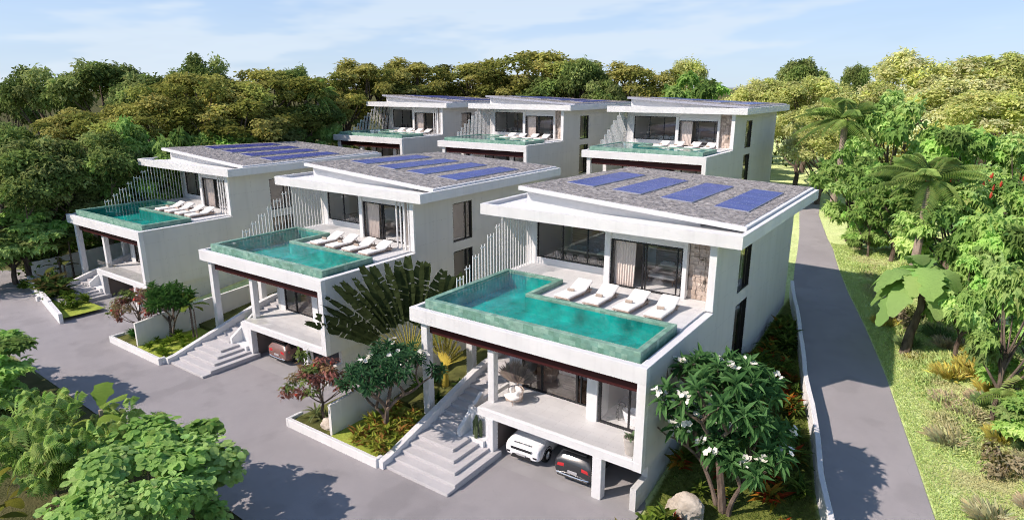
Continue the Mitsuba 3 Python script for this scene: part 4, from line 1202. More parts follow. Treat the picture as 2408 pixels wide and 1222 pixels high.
# ---------------------------------------------------------------- plumerias
def plumeria(x, y, z, joints, nros, seed, label, flowers, gnarl=False, cols=((.10, .22, .07), (.14, .29, .10), (.07, .17, .055)), size=.66, skip=None):
    R = np.random.default_rng(seed)
    k = thing('plumeria_tree', label, 'tree')
    t = MB()
    tips = []

    def grow(p, d, r, ln, lev):
        q = p + d * ln + R.normal(0, .06 * ln, 3)
        mid = (p + q) / 2 + R.normal(0, (.16 if gnarl else .08) * ln, 3)
        u = np.linspace(0, 1, 5)[:, None]
        t.tube((1 - u) ** 2 * p + 2 * u * (1 - u) * mid + u ** 2 * q, np.linspace(r, r * .72, 5), 7)
        if lev == 0:
            tips.append((q, unit(q - mid)))
            return
        a0 = R.uniform(0, 2 * np.pi)
        nb = 3 if R.random() < .85 else 2
        for b in range(nb):
            a = a0 + b * 2 * np.pi / nb + R.normal(0, .3)
            nd = unit(d * .85 + np.array([math.cos(a), math.sin(a), .35]) * (.72 if gnarl else .62))
            grow(q, nd, r * .72, ln * R.uniform(.62, .85), lev - 1)
    for p, d, r, ln, lev in joints:
        grow(np.array(p, float), unit(np.array(d, float)), r, ln, lev)
    put('trunk', shape(t, 'bark', 40), k, loc=(x, y, z))
    L = Leafage(); F = Leafage()
    for q, d in tips:
        if skip and not skip(q[0] + x):
            continue
        d = unit(d + np.array([0, 0, .6]))
        m = int(R.integers(19, 27))
        e1 = unit(np.cross(d, [.3, .2, .9])); e2 = np.cross(d, e1)
        a = np.arange(m) * 2.4 + R.normal(0, .2, m)
        el = np.linspace(1.0, -.45, m) + R.normal(0, .12, m)
        ax = (np.cos(a)[:, None] * e1 + np.sin(a)[:, None] * e2) * np.cos(el)[:, None] + d * np.sin(el)[:, None]
        base = q + d * np.linspace(.12, -.22, m)[:, None] + ax * .05
        up = unit(np.tile(d, (m, 1)) + np.array([0, 0, .5]) - ax * .3)
        s = size * R.uniform(.75, 1.15, m)
        c = tint(R, m, 1.0, .15, .06) * np.array(cols)[R.integers(0, len(cols), m)]
        L.add(leaves(base, ax, up, s, s * .33, c, 'leaf', .28, .5))
        if flowers and R.random() < flowers:
            for h in range(7):
                o = q + d * .34 + R.normal(0, .14, 3) * [1, 1, .6]
                nn = unit(d + R.normal(0, .5, 3))
                f1 = unit(np.cross(nn, [.2, .9, .1])); f2 = np.cross(nn, f1)
                aa = np.arange(5) * 2 * np.pi / 5
                fa = (np.cos(aa)[:, None] * f1 + np.sin(aa)[:, None] * f2) + nn * .45
                F.add(leaves(np.tile(o, (5, 1)), fa, np.tile(nn, (5, 1)), .15, .13, np.tile([[.82, .80, .72]], (5, 1)), 'round', .1))
    put('leaves', L.shape(), k, loc=(x, y, z), kind='stuff')
    if F.v:
        put('flowers', F.shape('petal'), k, loc=(x, y, z), label='white flower clusters', kind='stuff')
    return k


plumeria(17.1, 2.3, .35, [((0, 0, -.2), (-.10, .05, 1), .20, 2.4, 4), ((-.35, .2, -.2), (-.42, .1, 1), .12, 1.9, 3), ((.3, -.1, -.2), (.28, -.1, 1), .13, 1.7, 3)], 0, 41, 'big plumeria with white flowers beside the right wall of the nearest villa', .42, skip=lambda w: w > 14.35)
plumeria(-.35, -2.0, .35, [((0, 0, -.2), (.2, .0, 1), .16, 1.75, 4), ((0, 0, .1), (-.5, .1, 1), .11, 1.5, 3)], 0, 52, 'dark green plumeria with gnarled trunk in the planter before the nearest villa', .04, True, ((.06, .15, .06), (.09, .20, .09), (.045, .11, .05)), .42)
plumeria(-24.2, -1.6, .3, [((0, 0, -.2), (-.1, 0, 1), .11, 1.6, 3), ((.3, .1, -.2), (.3, .1, 1), .09, 1.5, 3)], 0, 63, 'small bright green tree in the planter left of the middle villa stairs', 0, False, ((.06, .15, .03), (.09, .20, .045), (.05, .12, .03)), .50)


def red_tree(x, y, z, top, rad, seed, label):
    R = np.random.default_rng(seed)
    bl = []
    for q in range(30):
        a, r = R.uniform(0, 2 * np.pi), rad * math.sqrt(R.random())
        zz = top - .3 - .35 * (r / rad) ** 2 * (top - z) + R.normal(0, .22)
        s = R.uniform(.28, .5)
        bl.append((x + r * math.cos(a), y + r * math.sin(a), zz, s, s * .7))
    L = Leafage()
    L.add(blob_crown(R, bl, 1500, .26, [(.28, .13, .10), (.26, .17, .09), (.36, .16, .13), (.18, .24, .07), (.30, .24, .13), (.20, .26, .08)], 'leaf', asp=.5, upb=.9, shell=.3))
    t = MB(); limbs(R, bl[:16], (x + .2, y, z - .3), (x, y, z + (top - z) * .45), .085, t, wob=.12)
    k = thing('red_leaf_tree', label, 'tree', 'small trees with reddish leaves')
    put('trunk', shape(t, 'bark', 40), k); put('crown', L.shape(), k)
    F = MB()
    for q in range(5):
        b = bl[R.integers(len(bl))]
        F.hull(np.array(b[:3]) + unit(R.normal(size=(14, 3))) * .11 + [0, -b[3], 0])
    put('red_blossom', shape(F, 'seed_pod', 40), k, kind='stuff')


red_tree(-4.6, -2.9, .35, 4.3, 1.9, 5, 'reddish small tree in the curbed bed in front of the middle villa carport')
red_tree(-26.9, -2.4, .35, 4.2, 1.9, 6, 'reddish small tree in the bed between the two left villas')


# ---------------------------------------------------------------- traveller's palms
def fan_palm(x, y, z, face, hgt, ln, n, a0, a1, col, label, seed, wid=.28, stemcol=(.30, .24, .05), tear=.55):
    R = np.random.default_rng(seed)
    k = thing('fan_palm', label, 'palm')
    ux, uy = math.cos(face), math.sin(face)
    S = MB()
    for q in range(n):
        L = Leafage()
        a = a0 + (a1 - a0) * q / (n - 1) + R.normal(0, .02)
        d = np.array([ux * math.sin(a), uy * math.sin(a), math.cos(a)])
        b = np.array([0, 0, hgt]) + d * .2
        sl = ln * R.uniform(.34, .42)
        tip = b + d * sl
        S.tube([b, (b + tip) / 2, tip], [.07, .045, .03], 5)
        bl = ln * R.uniform(.95, 1.15) * .78
        t = np.linspace(0, 1, 15)
        off = np.array([-uy, ux, 0])
        pts = tip + d * (t * bl)[:, None] - np.array([0, 0, 1]) * (.10 * t ** 2 * bl)[:, None] + off * R.normal(0, .06) * t[:, None]
        side = unit(np.cross(d, off) + off * R.normal(.35, .3))
        nr = unit(np.cross(d, side))
        for s in (-1, 1):
            for h in range(14):
                w0 = wid * math.sin(math.pi * min(1, t[h] * .80 + .12)) ** .6 * R.uniform(.88, 1.1)
                w1 = wid * math.sin(math.pi * min(1, t[h + 1] * .80 + .12)) ** .6 * R.uniform(.88, 1.1)
                gap = .25 * (pts[h + 1] - pts[h]) if R.random() < tear else 0
                v = np.array([pts[h], pts[h + 1] - gap, pts[h + 1] - gap + side * s * w1 + d * .12 + nr * R.normal(.06, .02), pts[h] + side * s * w0 + d * .10 + nr * R.normal(.06, .02)])
                c = np.tile(np.array(col) * R.uniform(.75, 1.3), (4, 1))
                L.add((v, np.array([[0, 1, 2], [0, 2, 3]]), c))
        put('leaf', L.shape(), k, loc=(x, y, z))
    S.tube([[0, 0, -.6], [0, 0, hgt + .25]], [.24, .20], 10)
    mt = 'fan_stem_%d' % seed
    mat(mt, stemcol, .6, .3)
    put('stems', shape(S, mt, 40), k, loc=(x, y, z))


fan_palm(-3.6, 3.5, .35, .61, 1.7, 5.6, 17, -1.15, .55, (.045, .062, .024), 'large dark fan shaped palm between the middle and the nearest villa', 71, .46, (.30, .26, .05), .22)
fan_palm(-.75, 3.6, 1.3, -.2, .9, 2.0, 19, -.85, .95, (.24, .22, .05), 'yellow fan shaped palm beside the stairs of the nearest villa', 72, .13, (.46, .36, .06), .2)


# ---------------------------------------------------------------- garden walls and beds
mat('garden_wall', wear((.70, .69, .65), .10, .08), .7, .2)
for q, (ox, nm) in enumerate(((0, 'nearest villa'), (-21.94, 'middle front villa'))):
    k = thing('garden_curb', 'low white curb along the driveway in front of the ' + nm, 'curb', 'low white curbs along the driveway')
    put('curb', shape(MB().box(ox - 5.9, ox + 1.38, -4.28, -4.05, -.05, .50, .02).box(ox - 6.1, ox - 5.9, -4.28, -3.2, -.05, .50, .02).box(ox + 1.15, ox + 1.378, -4.04, -3.75, -.05, .49, .02), 'white_paint'), k)
    k = thing('garden_wall', 'tall white garden wall left of the stairs of the ' + nm, 'wall', 'tall white garden walls')
    m = MB().prism([(-3.75, -.05), (-3.75, 2.1), (-.3, 2.38), (3.5, 2.55), (9, 2.9), (16, 3.9), (25.5, 5.0), (25.5, 1.5), (6, -.05)], 0, ox - 2.85, ox - 2.65)
    put('wall', shape(m, 'garden_wall'), k)
    for (x0, x1, y0, y1, mt, nm2) in ((-5.9, -2.85, -4.05, 1.2, 'garden_soil', 'planting_bed'), (-2.65, 1.4, -4.05, 1.0, 'garden_lawn', 'garden_bed')):
        drape(nm2, [(ox + x0, y0), (ox + x1, y0), (ox + x1, y1), (ox + x0, y1)], 0, mt, flat=.32, step=3)
    b = MB().prism([(1.0, .3), (1.0, .62), (12.0, 1.9), (12.0, .3)], 0, ox - 2.66, ox + 1.4)
    put('garden_slope', shape(b, 'garden_soil'), kind='structure')
k = thing('garden_curb', 'stepped white curb of three blocks at the left villa', 'curb', 'low white curbs along the driveway')
for a, (x0, y0, x1, y1, h) in enumerate(((-49.5, -2.2, -44.2, -3.1, 1.15), (-44.2, -3.1, -39.9, -3.9, .95), (-39.9, -3.9, -35.6, -4.7, .85))):
    d = np.array([x1 - x0, y1 - y0]); d /= np.linalg.norm(d); nrm = np.array([d[1], -d[0]]) * .14
    pts = [[px + s * nrm[0], py + s * nrm[1], zz] for px, py in ((x0, y0), (x1, y1)) for s in (-1, 1) for zz in (-.1, h)]
    put('block', shape(MB().hull(pts), 'white_paint'), k)
k = thing('garden_wall', 'tall white garden wall at the far left villa', 'wall', 'tall white garden walls')
put('wall', shape(MB().prism([(-1.9, -.05), (-1.9, 2.5), (9, 3.0), (25.5, 5.0), (25.5, 1.5), (6, -.05)], 0, -49.3, -49.1), 'garden_wall'), k)
drape('garden_bed', [(-49.1, -2.1), (-44, -2.9), (-36, -4.4), (-36, -1.2), (-44.1, -1.2), (-44.1, 3), (-49.1, 3)], 0, 'garden_lawn', flat=.3, step=3)

# right boundary wall along the road
WP = [(-14, 23.75, 1.35), (2.8, 21.45, 1.35), (5.7, 20.5, 1.65), (11.4, 18.95, 2.35), (14.6, 17.83, 2.75), (18.2, 16.93, 3.1), (21, 16.13, 3.4), (25.1, 14.88, 3.9), (28.2, 13.99, 4.28)]
k = thing('boundary_wall', 'white wavy boundary wall between the nearest villa garden and the road', 'wall')
v, f = [], []
ys = np.arange(-13, 28.21, .4)
for q, y in enumerate(ys):
    x = np.interp(y, [w[0] for w in WP], [w[1] for w in WP]) + .03 * math.sin(y * .9)
    t = np.interp(y, [w[0] for w in WP], [w[2] for w in WP])
    b = float(gz(x, y)) - 1.2
    v += [[x - .13, y, b], [x - .13, y, t - .02], [x - .11, y, t], [x + .11, y, t], [x + .13, y, t - .02], [x + .13, y, b]]
    if q:
        o = (q - 1) * 6
        f += [[o + e, o + e + 6, o + e + 7, o + e + 1] for e in range(5)]
e = (len(ys) - 1) * 6
put('wall', shape((np.array(v), np.vstack([np.array(f)[:, [0, 1, 2]], np.array(f)[:, [0, 2, 3]], [[0, 1, 2], [0, 2, 3], [0, 3, 4], [0, 4, 5], [e, e + 2, e + 1], [e, e + 3, e + 2], [e, e + 4, e + 3], [e, e + 5, e + 4]]])), 'white_paint', 35), k)

# rocks
def rock(x, y, z, r, seed, label):
    R = np.random.default_rng(seed)
    s = trimesh.creation.icosphere(subdivisions=4, radius=1.0)
    v = np.array(s.vertices)
    d = meshkit.fbm(v * 1.1 + seed, 4, seed) - .5
    cut = np.round(meshkit.noise(v * 1.6 + seed, seed) * 4) / 4
    v = v * (1 + .6 * d + .22 * (cut - .5))[:, None] * np.array(r)
    k = thing('rock', label, 'rock')
    put('stone', shape((v + [x, y, z], s.faces), 'rock_stone', 30), k)
    scene[k] = scene.pop(k + '__stone')


rock(15.75, 1.15, .35, (.85, .6, .75), 3, 'large pale rock at the bottom edge by the nearest villa wall')
rock(-3.5, -3.25, .45, (.5, .35, .38), 4, 'brown rock in the bed behind the low curb')

# ---------------------------------------------------------------- plants in the beds
PL = np.random.default_rng(31)


def croton(x, y, z, h, cols, label, group, seed):
    R = np.random.default_rng(seed)
    n = int(R.integers(26, 40))
    a = np.arange(n) * 2.4 + R.normal(0, .3, n)
    el = R.uniform(.15, 1.3, n)
    ax = np.column_stack([np.cos(a) * np.cos(el), np.sin(a) * np.cos(el), np.sin(el)])
    base = np.column_stack([R.normal(0, .10 * h, n), R.normal(0, .10 * h, n), R.uniform(.1, .6, n) * h])
    s = h * R.uniform(.45, .75, n)
    c = tint(R, n, 1.0, .2, .08) * np.array(cols)[R.integers(0, len(cols), n)]
    L = Leafage(); L.add(leaves(base, ax, np.tile([0, 0, 1.0], (n, 1)) + .1, s, s * .30, c, 'leaf', .3, .4))
    k = key_of('bed_plant')
    scene[k] = {**L.shape(), 'to_world': T().translate([x, y, z])}
    say(k, label, 'plant', group)


YG = ((.36, .44, .07), (.48, .50, .09), (.26, .36, .06), (.50, .44, .10), (.40, .20, .06))
for q in range(46):
    y = PL.uniform(-3.7, .6); x = PL.uniform(-1.2 - .2 * (y + 3.7), 1.2)
    croton(x, y, .32, PL.uniform(.55, .95), YG, 'yellow green plant with long leaves in the bed left of the nearest stairs', 'yellow green plants in the nearest bed', 500 + q)
for q in range(20):
    croton(PL.uniform(-24.4, -20.9), PL.uniform(-3.7, -.8), .32, PL.uniform(.45, .75), ((.16, .26, .03), (.22, .33, .04)), 'bright green plant in the bed left of the middle stairs', 'bright green plants in the middle bed', 560 + q)
for q in range(8):
    croton(PL.uniform(-27.5, -25.2), PL.uniform(-3.6, -1.2), .3, PL.uniform(.5, .9), ((.08, .22, .05), (.05, .14, .03)), 'green plant under the reddish tree between the left villas', 'green plants under the left reddish tree', 580 + q)
GR = ((.13, .20, .03), (.20, .26, .05), (.08, .14, .03))
for q in range(120):
    y = PL.uniform(-4.5, 22); x = PL.uniform(14.6, np.interp(y, [w[0] for w in WP], [w[1] for w in WP]) - .5)
    red = PL.random() < .42
    croton(x, y, float(ground(x, y)), PL.uniform(.6, 1.3), ((.34, .06, .02), (.40, .20, .03), (.12, .16, .03), (.25, .22, .03)) if red else GR,
           'plant with red and orange leaves in the strip by the boundary wall' if red else 'green plant in the strip between nearest villa and boundary wall', 'red plants by the boundary wall' if red else 'green plants by the boundary wall', 700 + q)
R = np.random.default_rng(9)
for q, (x, y, lab) in enumerate(((14.9, -.6, 'bright green broad leaved plant left of the large pale rock'), (16.5, -.9, 'bright green broad leaved plant right of the large pale rock'), (18.5, -.4, 'broad leaved plant under the plumeria on its right'), (20.2, .6, 'broad leaved plant against the boundary wall at the bottom edge'))):
    leaf_plant('broad_plant', lab, 'plant', x, y, .05, blades(R, 16, (.4, 1.3), (.8, 1.5), .15), (.19, .29, .045), .30, seed=20 + q, fold=.3)
leaf_plant('spiky_plant', 'spiky grey green plant at the left end of the nearest curb', 'plant', -5.0, -3.0, .35, blades(R, 34, (.1, 1.3), (.8, 1.3), .05), (.20, .24, .10), .07, seed=31)
leaf_plant('banana_plant', 'banana plant with olive leaves at the left pillar of the middle villa', 'banana plant', -21.9, -.9, .35,
           [((0, 0, 3.0), .2, .9, 1.7), ((0, 0, 3.1), 2.6, .8, 1.8), ((0, 0, 3.0), 4.2, .7, 1.5), ((0, 0, 2.9), 1.2, .3, 1.6), ((0, 0, 2.9), 5.4, .4, 1.6), ((0, 0, 3.0), 3.4, 1.2, 1.6), ((0, 0, 2.8), 2.0, -.1, 1.5)], (.15, .19, .035), .34,
           [([[0, 0, -.3], [0, 0, 3.1]], [.09, .07]), ([[.25, .1, -.3], [.3, .1, 2.6]], [.07, .05])], .3, seed=33)
leaf_plant('banana_plant', 'brownish banana plant in the bed of the left villa', 'banana plant', -46.6, -.4, .3,
           [((R.normal(0, .3), R.normal(0, .3), R.uniform(1.6, 3.0)), q * 2.4, R.uniform(.1, 1.0), R.uniform(1.3, 2.1)) for q in range(14)], (.13, .14, .045), .36,
           [([[0, 0, -.3], [0, 0, 2.9]], [.13, .08]), ([[.4, .2, -.3], [.5, .2, 2.2]], [.1, .07])], .5, seed=34)
leaf_plant('banana_plant', 'taller banana plant behind the brownish one in the left villa bed', 'banana plant', -47.6, 1.0, .3,
           [((R.normal(0, .2), R.normal(0, .2), R.uniform(2.6, 4.2)), q * 2.4, R.uniform(.2, 1.1), R.uniform(1.3, 2.0)) for q in range(13)], (.14, .17, .035), .34,
           [([[0, 0, -.3], [.1, 0, 4.0]], [.12, .07])], .4, seed=35)
for q in range(26):
    croton(PL.uniform(-48.5, -37.5), PL.uniform(-3.4, -1.4), .3, PL.uniform(.6, 1.2), ((.10, .18, .03), (.18, .26, .04)), 'low green plant behind the stepped curb of the left villa', 'low plants behind the stepped curb', 640 + q)
for q in range(6):
    croton(PL.uniform(-45.0, -41.0), PL.uniform(-3.2, -1.8), .3, PL.uniform(1.6, 2.3), ((.07, .13, .035), (.12, .19, .05), (.16, .14, .05)), 'tall dark plant before the stairs of the left villa', 'tall dark plants before the left stairs', 680 + q)
for q in range(5):
    croton(PL.uniform(-1.9, .9), PL.uniform(1.5, 3.4), 1.0, PL.uniform(.7, 1.1), ((.04, .09, .02), (.08, .15, .03)), 'dark plant on the slope below the yellow fan palm', 'dark plants below the yellow fan palm', 660 + q)

# ---------------------------------------------------------------- grass on the right
GRR = np.random.default_rng(44)


def tuft(x, y, h, r, n, col, label, group):
    a, el = GRR.uniform(0, 2 * np.pi, n), np.clip(GRR.normal(1.15, .25, n), .3, 1.5)
    ax = np.column_stack([np.cos(a) * np.cos(el), np.sin(a) * np.cos(el), np.sin(el)])
    rr = r * np.sqrt(GRR.random(n))
    b = np.column_stack([np.cos(a) * rr, np.sin(a) * rr, np.zeros(n)])
    s = h * GRR.uniform(.6, 1.15, n)
    L = Leafage(); L.add(leaves(b, ax, np.tile([.3, .2, 1.0], (n, 1)), s, .014, tint(GRR, n, col, .2, .06), 'diamond', .30))
    k = key_of('grass_tuft')
    scene[k] = {**L.shape('blade'), 'to_world': T().translate([float(x), float(y), float(ground(x, y)) - .02])}
    say(k, label, 'grass', group)


for q in range(52):
    y = GRR.uniform(3, 26); x = np.interp(y, RY, RR) + 1.0 + GRR.random() ** .8 * 6.5
    ty = GRR.choice(4, p=[.38, .22, .22, .18])
    c, lab, grp = (((.58, .50, .34), 'tuft of dry pinkish grass on the verge right of the road', 'dry pinkish grass tufts'), ((.22, .32, .13), 'tuft of dark green grass on the verge right of the road', 'dark green grass tufts'),
                   ((.58, .52, .13), 'tuft of yellow grass on the verge right of the road', 'yellow grass tufts'), ((.48, .47, .27), 'tuft of grey green grass on the verge right of the road', 'grey green grass tufts'))[ty]
    tuft(x, y, GRR.uniform(.4, .8), GRR.uniform(.35, .8), 260, c, lab, grp)
n = 80000
yy = GRR.uniform(0, 40, n); off = GRR.random(n) ** 1.2 * 9; xx = np.interp(yy, RY, RR) + .1 + off
a = GRR.uniform(0, 2 * np.pi, n); el = GRR.uniform(.6, 1.45, n)
wild = smst(.35, .65, meshkit.fbm(np.column_stack([xx * .55, yy * .55, xx * 0]), 4, 9)) * smst(.6, 2.2, off)
dry = smst(.45, .62, meshkit.fbm(np.column_stack([xx * .8, yy * .8, xx * 0 + 5]), 4, 19)) * smst(.6, 2.0, off)
gc = tint(GRR, n, (.54, .65, .26), .18, .06) * (1 - .7 * dry[:, None]) + .7 * dry[:, None] * tint(GRR, n, (.60, .54, .34), .18, .05)
L = Leafage()
L.add(leaves(np.column_stack([xx, yy, ground(xx, yy) - .01]), np.column_stack([np.cos(a) * np.cos(el), np.sin(a) * np.cos(el), np.sin(el)]), np.tile([.3, .2, 1.0], (n, 1)), GRR.uniform(.08, .22, n) * (1 + 1.9 * wild), .030,
             np.clip(gc, .01, .85), 'diamond', .2))
put('verge_grass', L.shape('blade'), kind='stuff', label='short bright green grass on the verge right of the road')
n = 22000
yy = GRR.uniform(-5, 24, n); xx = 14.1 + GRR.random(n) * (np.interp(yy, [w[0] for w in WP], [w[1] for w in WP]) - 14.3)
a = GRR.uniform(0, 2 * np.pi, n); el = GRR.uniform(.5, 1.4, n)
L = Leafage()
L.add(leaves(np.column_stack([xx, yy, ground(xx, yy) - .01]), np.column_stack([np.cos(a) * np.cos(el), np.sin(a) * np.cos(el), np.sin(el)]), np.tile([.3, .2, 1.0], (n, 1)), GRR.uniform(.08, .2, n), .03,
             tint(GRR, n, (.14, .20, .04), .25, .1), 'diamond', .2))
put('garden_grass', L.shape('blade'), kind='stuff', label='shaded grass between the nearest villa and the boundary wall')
for q, (x, y, s, lab) in enumerate(((27.3, 11.2, 1.25, 'withered bush with pale dead twigs on the verge'), (22.0, 26.5, 1.0, 'withered bush at the foot of the giant leaf plant'))):
    bl = [(x + GRR.normal(0, .5), y + GRR.normal(0, .5), float(ground(x, y)) + GRR.uniform(.2, .9) * s, .4 * s, .35 * s) for _ in range(12)]
    k = thing('withered_bush', lab, 'bush')
    L = Leafage(); L.add(blob_crown(GRR, bl, 520, .28, [(.36, .30, .18), (.20, .18, .07), (.46, .40, .26), (.10, .13, .04)], 'leaf', asp=.45, shell=.2))
    put('crown', L.shape(), k)
    t = MB(); limbs(GRR, bl, (x, y, float(ground(x, y)) - .2), (x, y, float(ground(x, y)) + .35), .06, t)
    put('twigs', shape(t, 'pale_bark', 40), k)
tree('ferny', 28.6, 17.0, 2.6, 5.0, 2.6, 'feathery green shrub at the right edge with a bare branch', None)
# ---------------------------------------------------------------- loungers and towels on every deck
LG = Kit()
m = MB().box(-.36, .36, 0, 1.98, .14, .20, .02)
for x in (-.30, .30):
    for y in (.12, 1.25, 1.80):
        m.box(x - .025, x + .025, y - .025, y + .025, 0, .14)
LG.add('frame', m, 'rattan')
mt = MB().box(-.36, .36, .0, 1.32, .20, .32, .035)
LG.add('mattress', mt, 'linen')
c, s = math.cos(.52), math.sin(.52)
bk = MB().box(-.36, .36, 0, .82, 0, .12, .035)
v, f = bk.get()
v = np.column_stack([v[:, 0], 1.32 + v[:, 1] * c - v[:, 2] * s, .20 + v[:, 1] * s + v[:, 2] * c])
LG.add('backrest', (v, f), 'linen')
for x in (-.25, .25):
    LG.add('back_strut', MB().tube([[x, 1.9, .2], [x, 1.82, .52]], .02, 5), 'black_metal')
TW = MB().tube([[-.2, 0, 0], [-.19, 0, 0], [.19, 0, 0], [.2, 0, 0]], [.05, .085, .085, .05], 10)
tw_shape = shape(TW, 'towel', 40)
WHICH = ['nearest villa', 'middle front villa', 'leftmost front villa', 'rightmost back villa', 'middle back villa', 'leftmost back villa']
ORD = ['leftmost', 'second from left', 'third from left', 'rightmost']
for (x, y, z, _, _), wh in zip(VILLAS, WHICH):
    for k in range(4):
        lx, ly = x + 6.5 + k * 1.8, y + 5.35
        r = thing('sun_lounger', f'{ORD[k]} white sun lounger on the {wh} pool deck', 'sun lounger', 'white sun loungers on the villa decks')
        LG.put(r, T().translate([lx, ly, z + DK + .002]).rotate([0, 0, 1], -3 + 3 * (k % 2)).scale([1.4, 1.28, 1.02]))
        kk = key_of('rolled_towel')
        scene[kk] = {**tw_shape, 'to_world': T().translate([lx, ly + 1.05, z + DK + .415]).rotate([0, 0, 1], 12)}
        say(kk, f'brown rolled towel on the {ORD[k]} lounger of {wh}', 'towel', 'brown rolled towels on the loungers')

# ---------------------------------------------------------------- cars
def car(root_label, x, y, z, rz, paint, front):
    k = thing('parked_car', root_label, 'car')
    # stations along the car (0 = front end), each: half width, bottom, sill-line, belt, hood/roof height, roof half width
    st = np.array([
        # t    hw    zb    belt  top   rw
        [0.00, .86, .40, .80, .90, .70], [0.07, .95, .32, .86, .98, .78], [0.22, 1.0, .28, .92, 1.05, .82], [0.60, 1.02, .26, .97, 1.11, .83], [1.15, 1.02, .24, 1.0, 1.16, .82],
        [1.45, 1.02, .24, 1.02, 1.20, .80], [1.95, 1.02, .24, 1.04, 1.55, .72], [2.45, 1.02, .24, 1.05, 1.68, .70], [3.2, 1.02, .24, 1.07, 1.69, .70], [3.8, 1.02, .25, 1.09, 1.65, .69],
        [4.15, 1.02, .28, 1.10, 1.50, .68], [4.35, 1.0, .32, 1.10, 1.28, .74], [4.45, .97, .38, 1.06, 1.14, .78], [4.5, .88, .44, .98, 1.04, .72]])
    n = 13
    rings = []
    tt = np.concatenate([np.linspace(0, .3, 5), np.linspace(.45, 4.2, 22), np.linspace(4.3, 4.5, 4)])
    for t in tt:
        hw, zb, zl, tp, rw = [np.interp(t, st[:, 0], st[:, q]) for q in range(1, 6)]
        half = [(0, zb), (hw * .6, zb), (hw * .93, zb + .05), (hw, zb + .22), (hw * 1.0, (zb + zl) / 2 + .05), (hw * .985, zl - .03), (hw * .95, zl + .015), ((hw * .95 + rw) / 2 + .02, (zl + tp) / 2), (rw + .03, tp - .05), (rw * .85, tp - .01), (rw * .5, tp + .012), (rw * .2, tp + .018), (0, tp + .02)]
        rings.append([(a, t, b) for a, b in half] + [(-a, t, b) for a, b in half[-2:0:-1]])
    rings = np.array(rings); m = rings.shape[1]
    v = np.vstack([rings.reshape(-1, 3), rings[0].mean(0)[None], rings[-1].mean(0)[None]])
    body, glass = [], []
    for q in range(len(tt) - 1):
        for e in range(m):
            e2 = (e + 1) % m
            fc = [q * m + e, q * m + e2, (q + 1) * m + e2, (q + 1) * m + e]
            tm = (tt[q] + tt[q + 1]) / 2
            ring = e if e < 12 else m - 1 - e
            is_side = ring in (6, 7) and 1.75 < tm < 4.05 and not 2.9 < tm < 3.05
            is_front = 1.36 < tm < 2.0 and ring in (8, 9, 10, 11)
            is_back = 4.0 < tm < 4.33 and ring in (8, 9, 10, 11)
            (glass if is_side or is_front or is_back else body).append(fc)
    for e in range(m):
        e2 = (e + 1) % m
        body.append([len(v) - 2, e2, e, e]); o = (len(tt) - 1) * m
        body.append([len(v) - 1, o + e, o + e2, o + e2])
    tri = lambda F: np.array([[a, b, c] for a, b, c, d in F] + [[a, c, d] for a, b, c, d in F if c != d])
    tw = T().translate([x, y, z]).rotate([0, 0, 1], rz).scale([1.03, 1.08, 1.05])
    bd = put('body', shape((v, tri(body)), paint, 38), k, tw=tw)
    put('glass', shape((v * [1.0, 1, 1], tri(glass)), 'car_glass', 38), k, tw=tw)
    for wx_ in (-.91, .91):
        for wy_ in (.86, 3.62):
            w_ = put('wheel', shape(MB().tube([[wx_ - .13, wy_, .36], [wx_ - .11, wy_, .36], [wx_ + .11, wy_, .36], [wx_ + .13, wy_, .36]], [.31, .36, .36, .31], 22), 'tyre', 40), k, tw=tw)
            sx = 1 if wx_ > 0 else -1
            rm = MB().tube([[wx_ + sx * .10, wy_, .36], [wx_ + sx * .138, wy_, .36]], [.22, .20], 18)
            for s5 in range(5):
                a = s5 * 2 * np.pi / 5
                rm.tube([[wx_ + sx * .145, wy_, .36], [wx_ + sx * .145, wy_ + .2 * math.cos(a), .36 + .2 * math.sin(a)]], .03, 5)
            put('rim', shape(rm, 'chrome', 40), w_, tw=tw)
            put('arch', shape(MB().tube([[wx_ + sx * .09 - .01, wy_ + .43 * math.cos(a), .36 + .43 * math.sin(a)] for a in np.linspace(-.1, np.pi + .1, 14)], .045, 6), 'car_trim', 40), w_, tw=tw)
    put('bumper', shape(MB().hull([[a * w, b, c] for a in (-1, 1) for w, b, c in ((.62, -.03, .30), (.50, -.035, .50), (.62, .2, .28), (.5, .1, .5))]), 'car_trim'), k, tw=tw)
    put('bumper', shape(MB().box(-.84, .84, 4.25, 4.545, .30, .45, .05), 'car_trim'), k, tw=tw)
    put('spoiler', shape(MB().hull([[a * w, b, c] for a in (-1, 1) for w, b, c in ((.66, 3.95, 1.64), (.66, 3.95, 1.69), (.62, 4.32, 1.58), (.62, 4.32, 1.62))]), paint), k, tw=tw)
    for s5 in (-1, 1):
        put('headlight', shape(MB().hull([[s5 * .55, -.012, .76], [s5 * .55, -.02, .87], [s5 * .86, .02, .78], [s5 * .84, .04, .90], [s5 * 1.0, .30, .88], [s5 * .99, .34, .96], [s5 * .6, .05, .76], [s5 * .97, .16, .82]]), 'lamp_clear', 40), k, tw=tw, label='slim headlight')
        put('fog_lamp', shape(MB().box(s5 * .76 - .11, s5 * .76 + .11, -.012, .08, .48, .60, .02), 'car_trim'), k, tw=tw)
        put('tail_light', shape(MB().hull([[s5 * .46, 4.50, .84], [s5 * .46, 4.50, 1.02], [s5 * .90, 4.49, .76], [s5 * .90, 4.46, 1.04], [s5 * 1.03, 4.2, .92], [s5 * 1.02, 4.2, 1.04], [s5 * .7, 4.53, .92]]), 'lamp_red', 40), k, tw=tw, label='red tail light')
        put('mirror', shape(MB().hull([[s5 * (1.0 + a), 1.62 + b, 1.02 + c] for a in (0, .18) for b in (0, .1) for c in (0, .13)]), paint, 40), k, tw=tw)
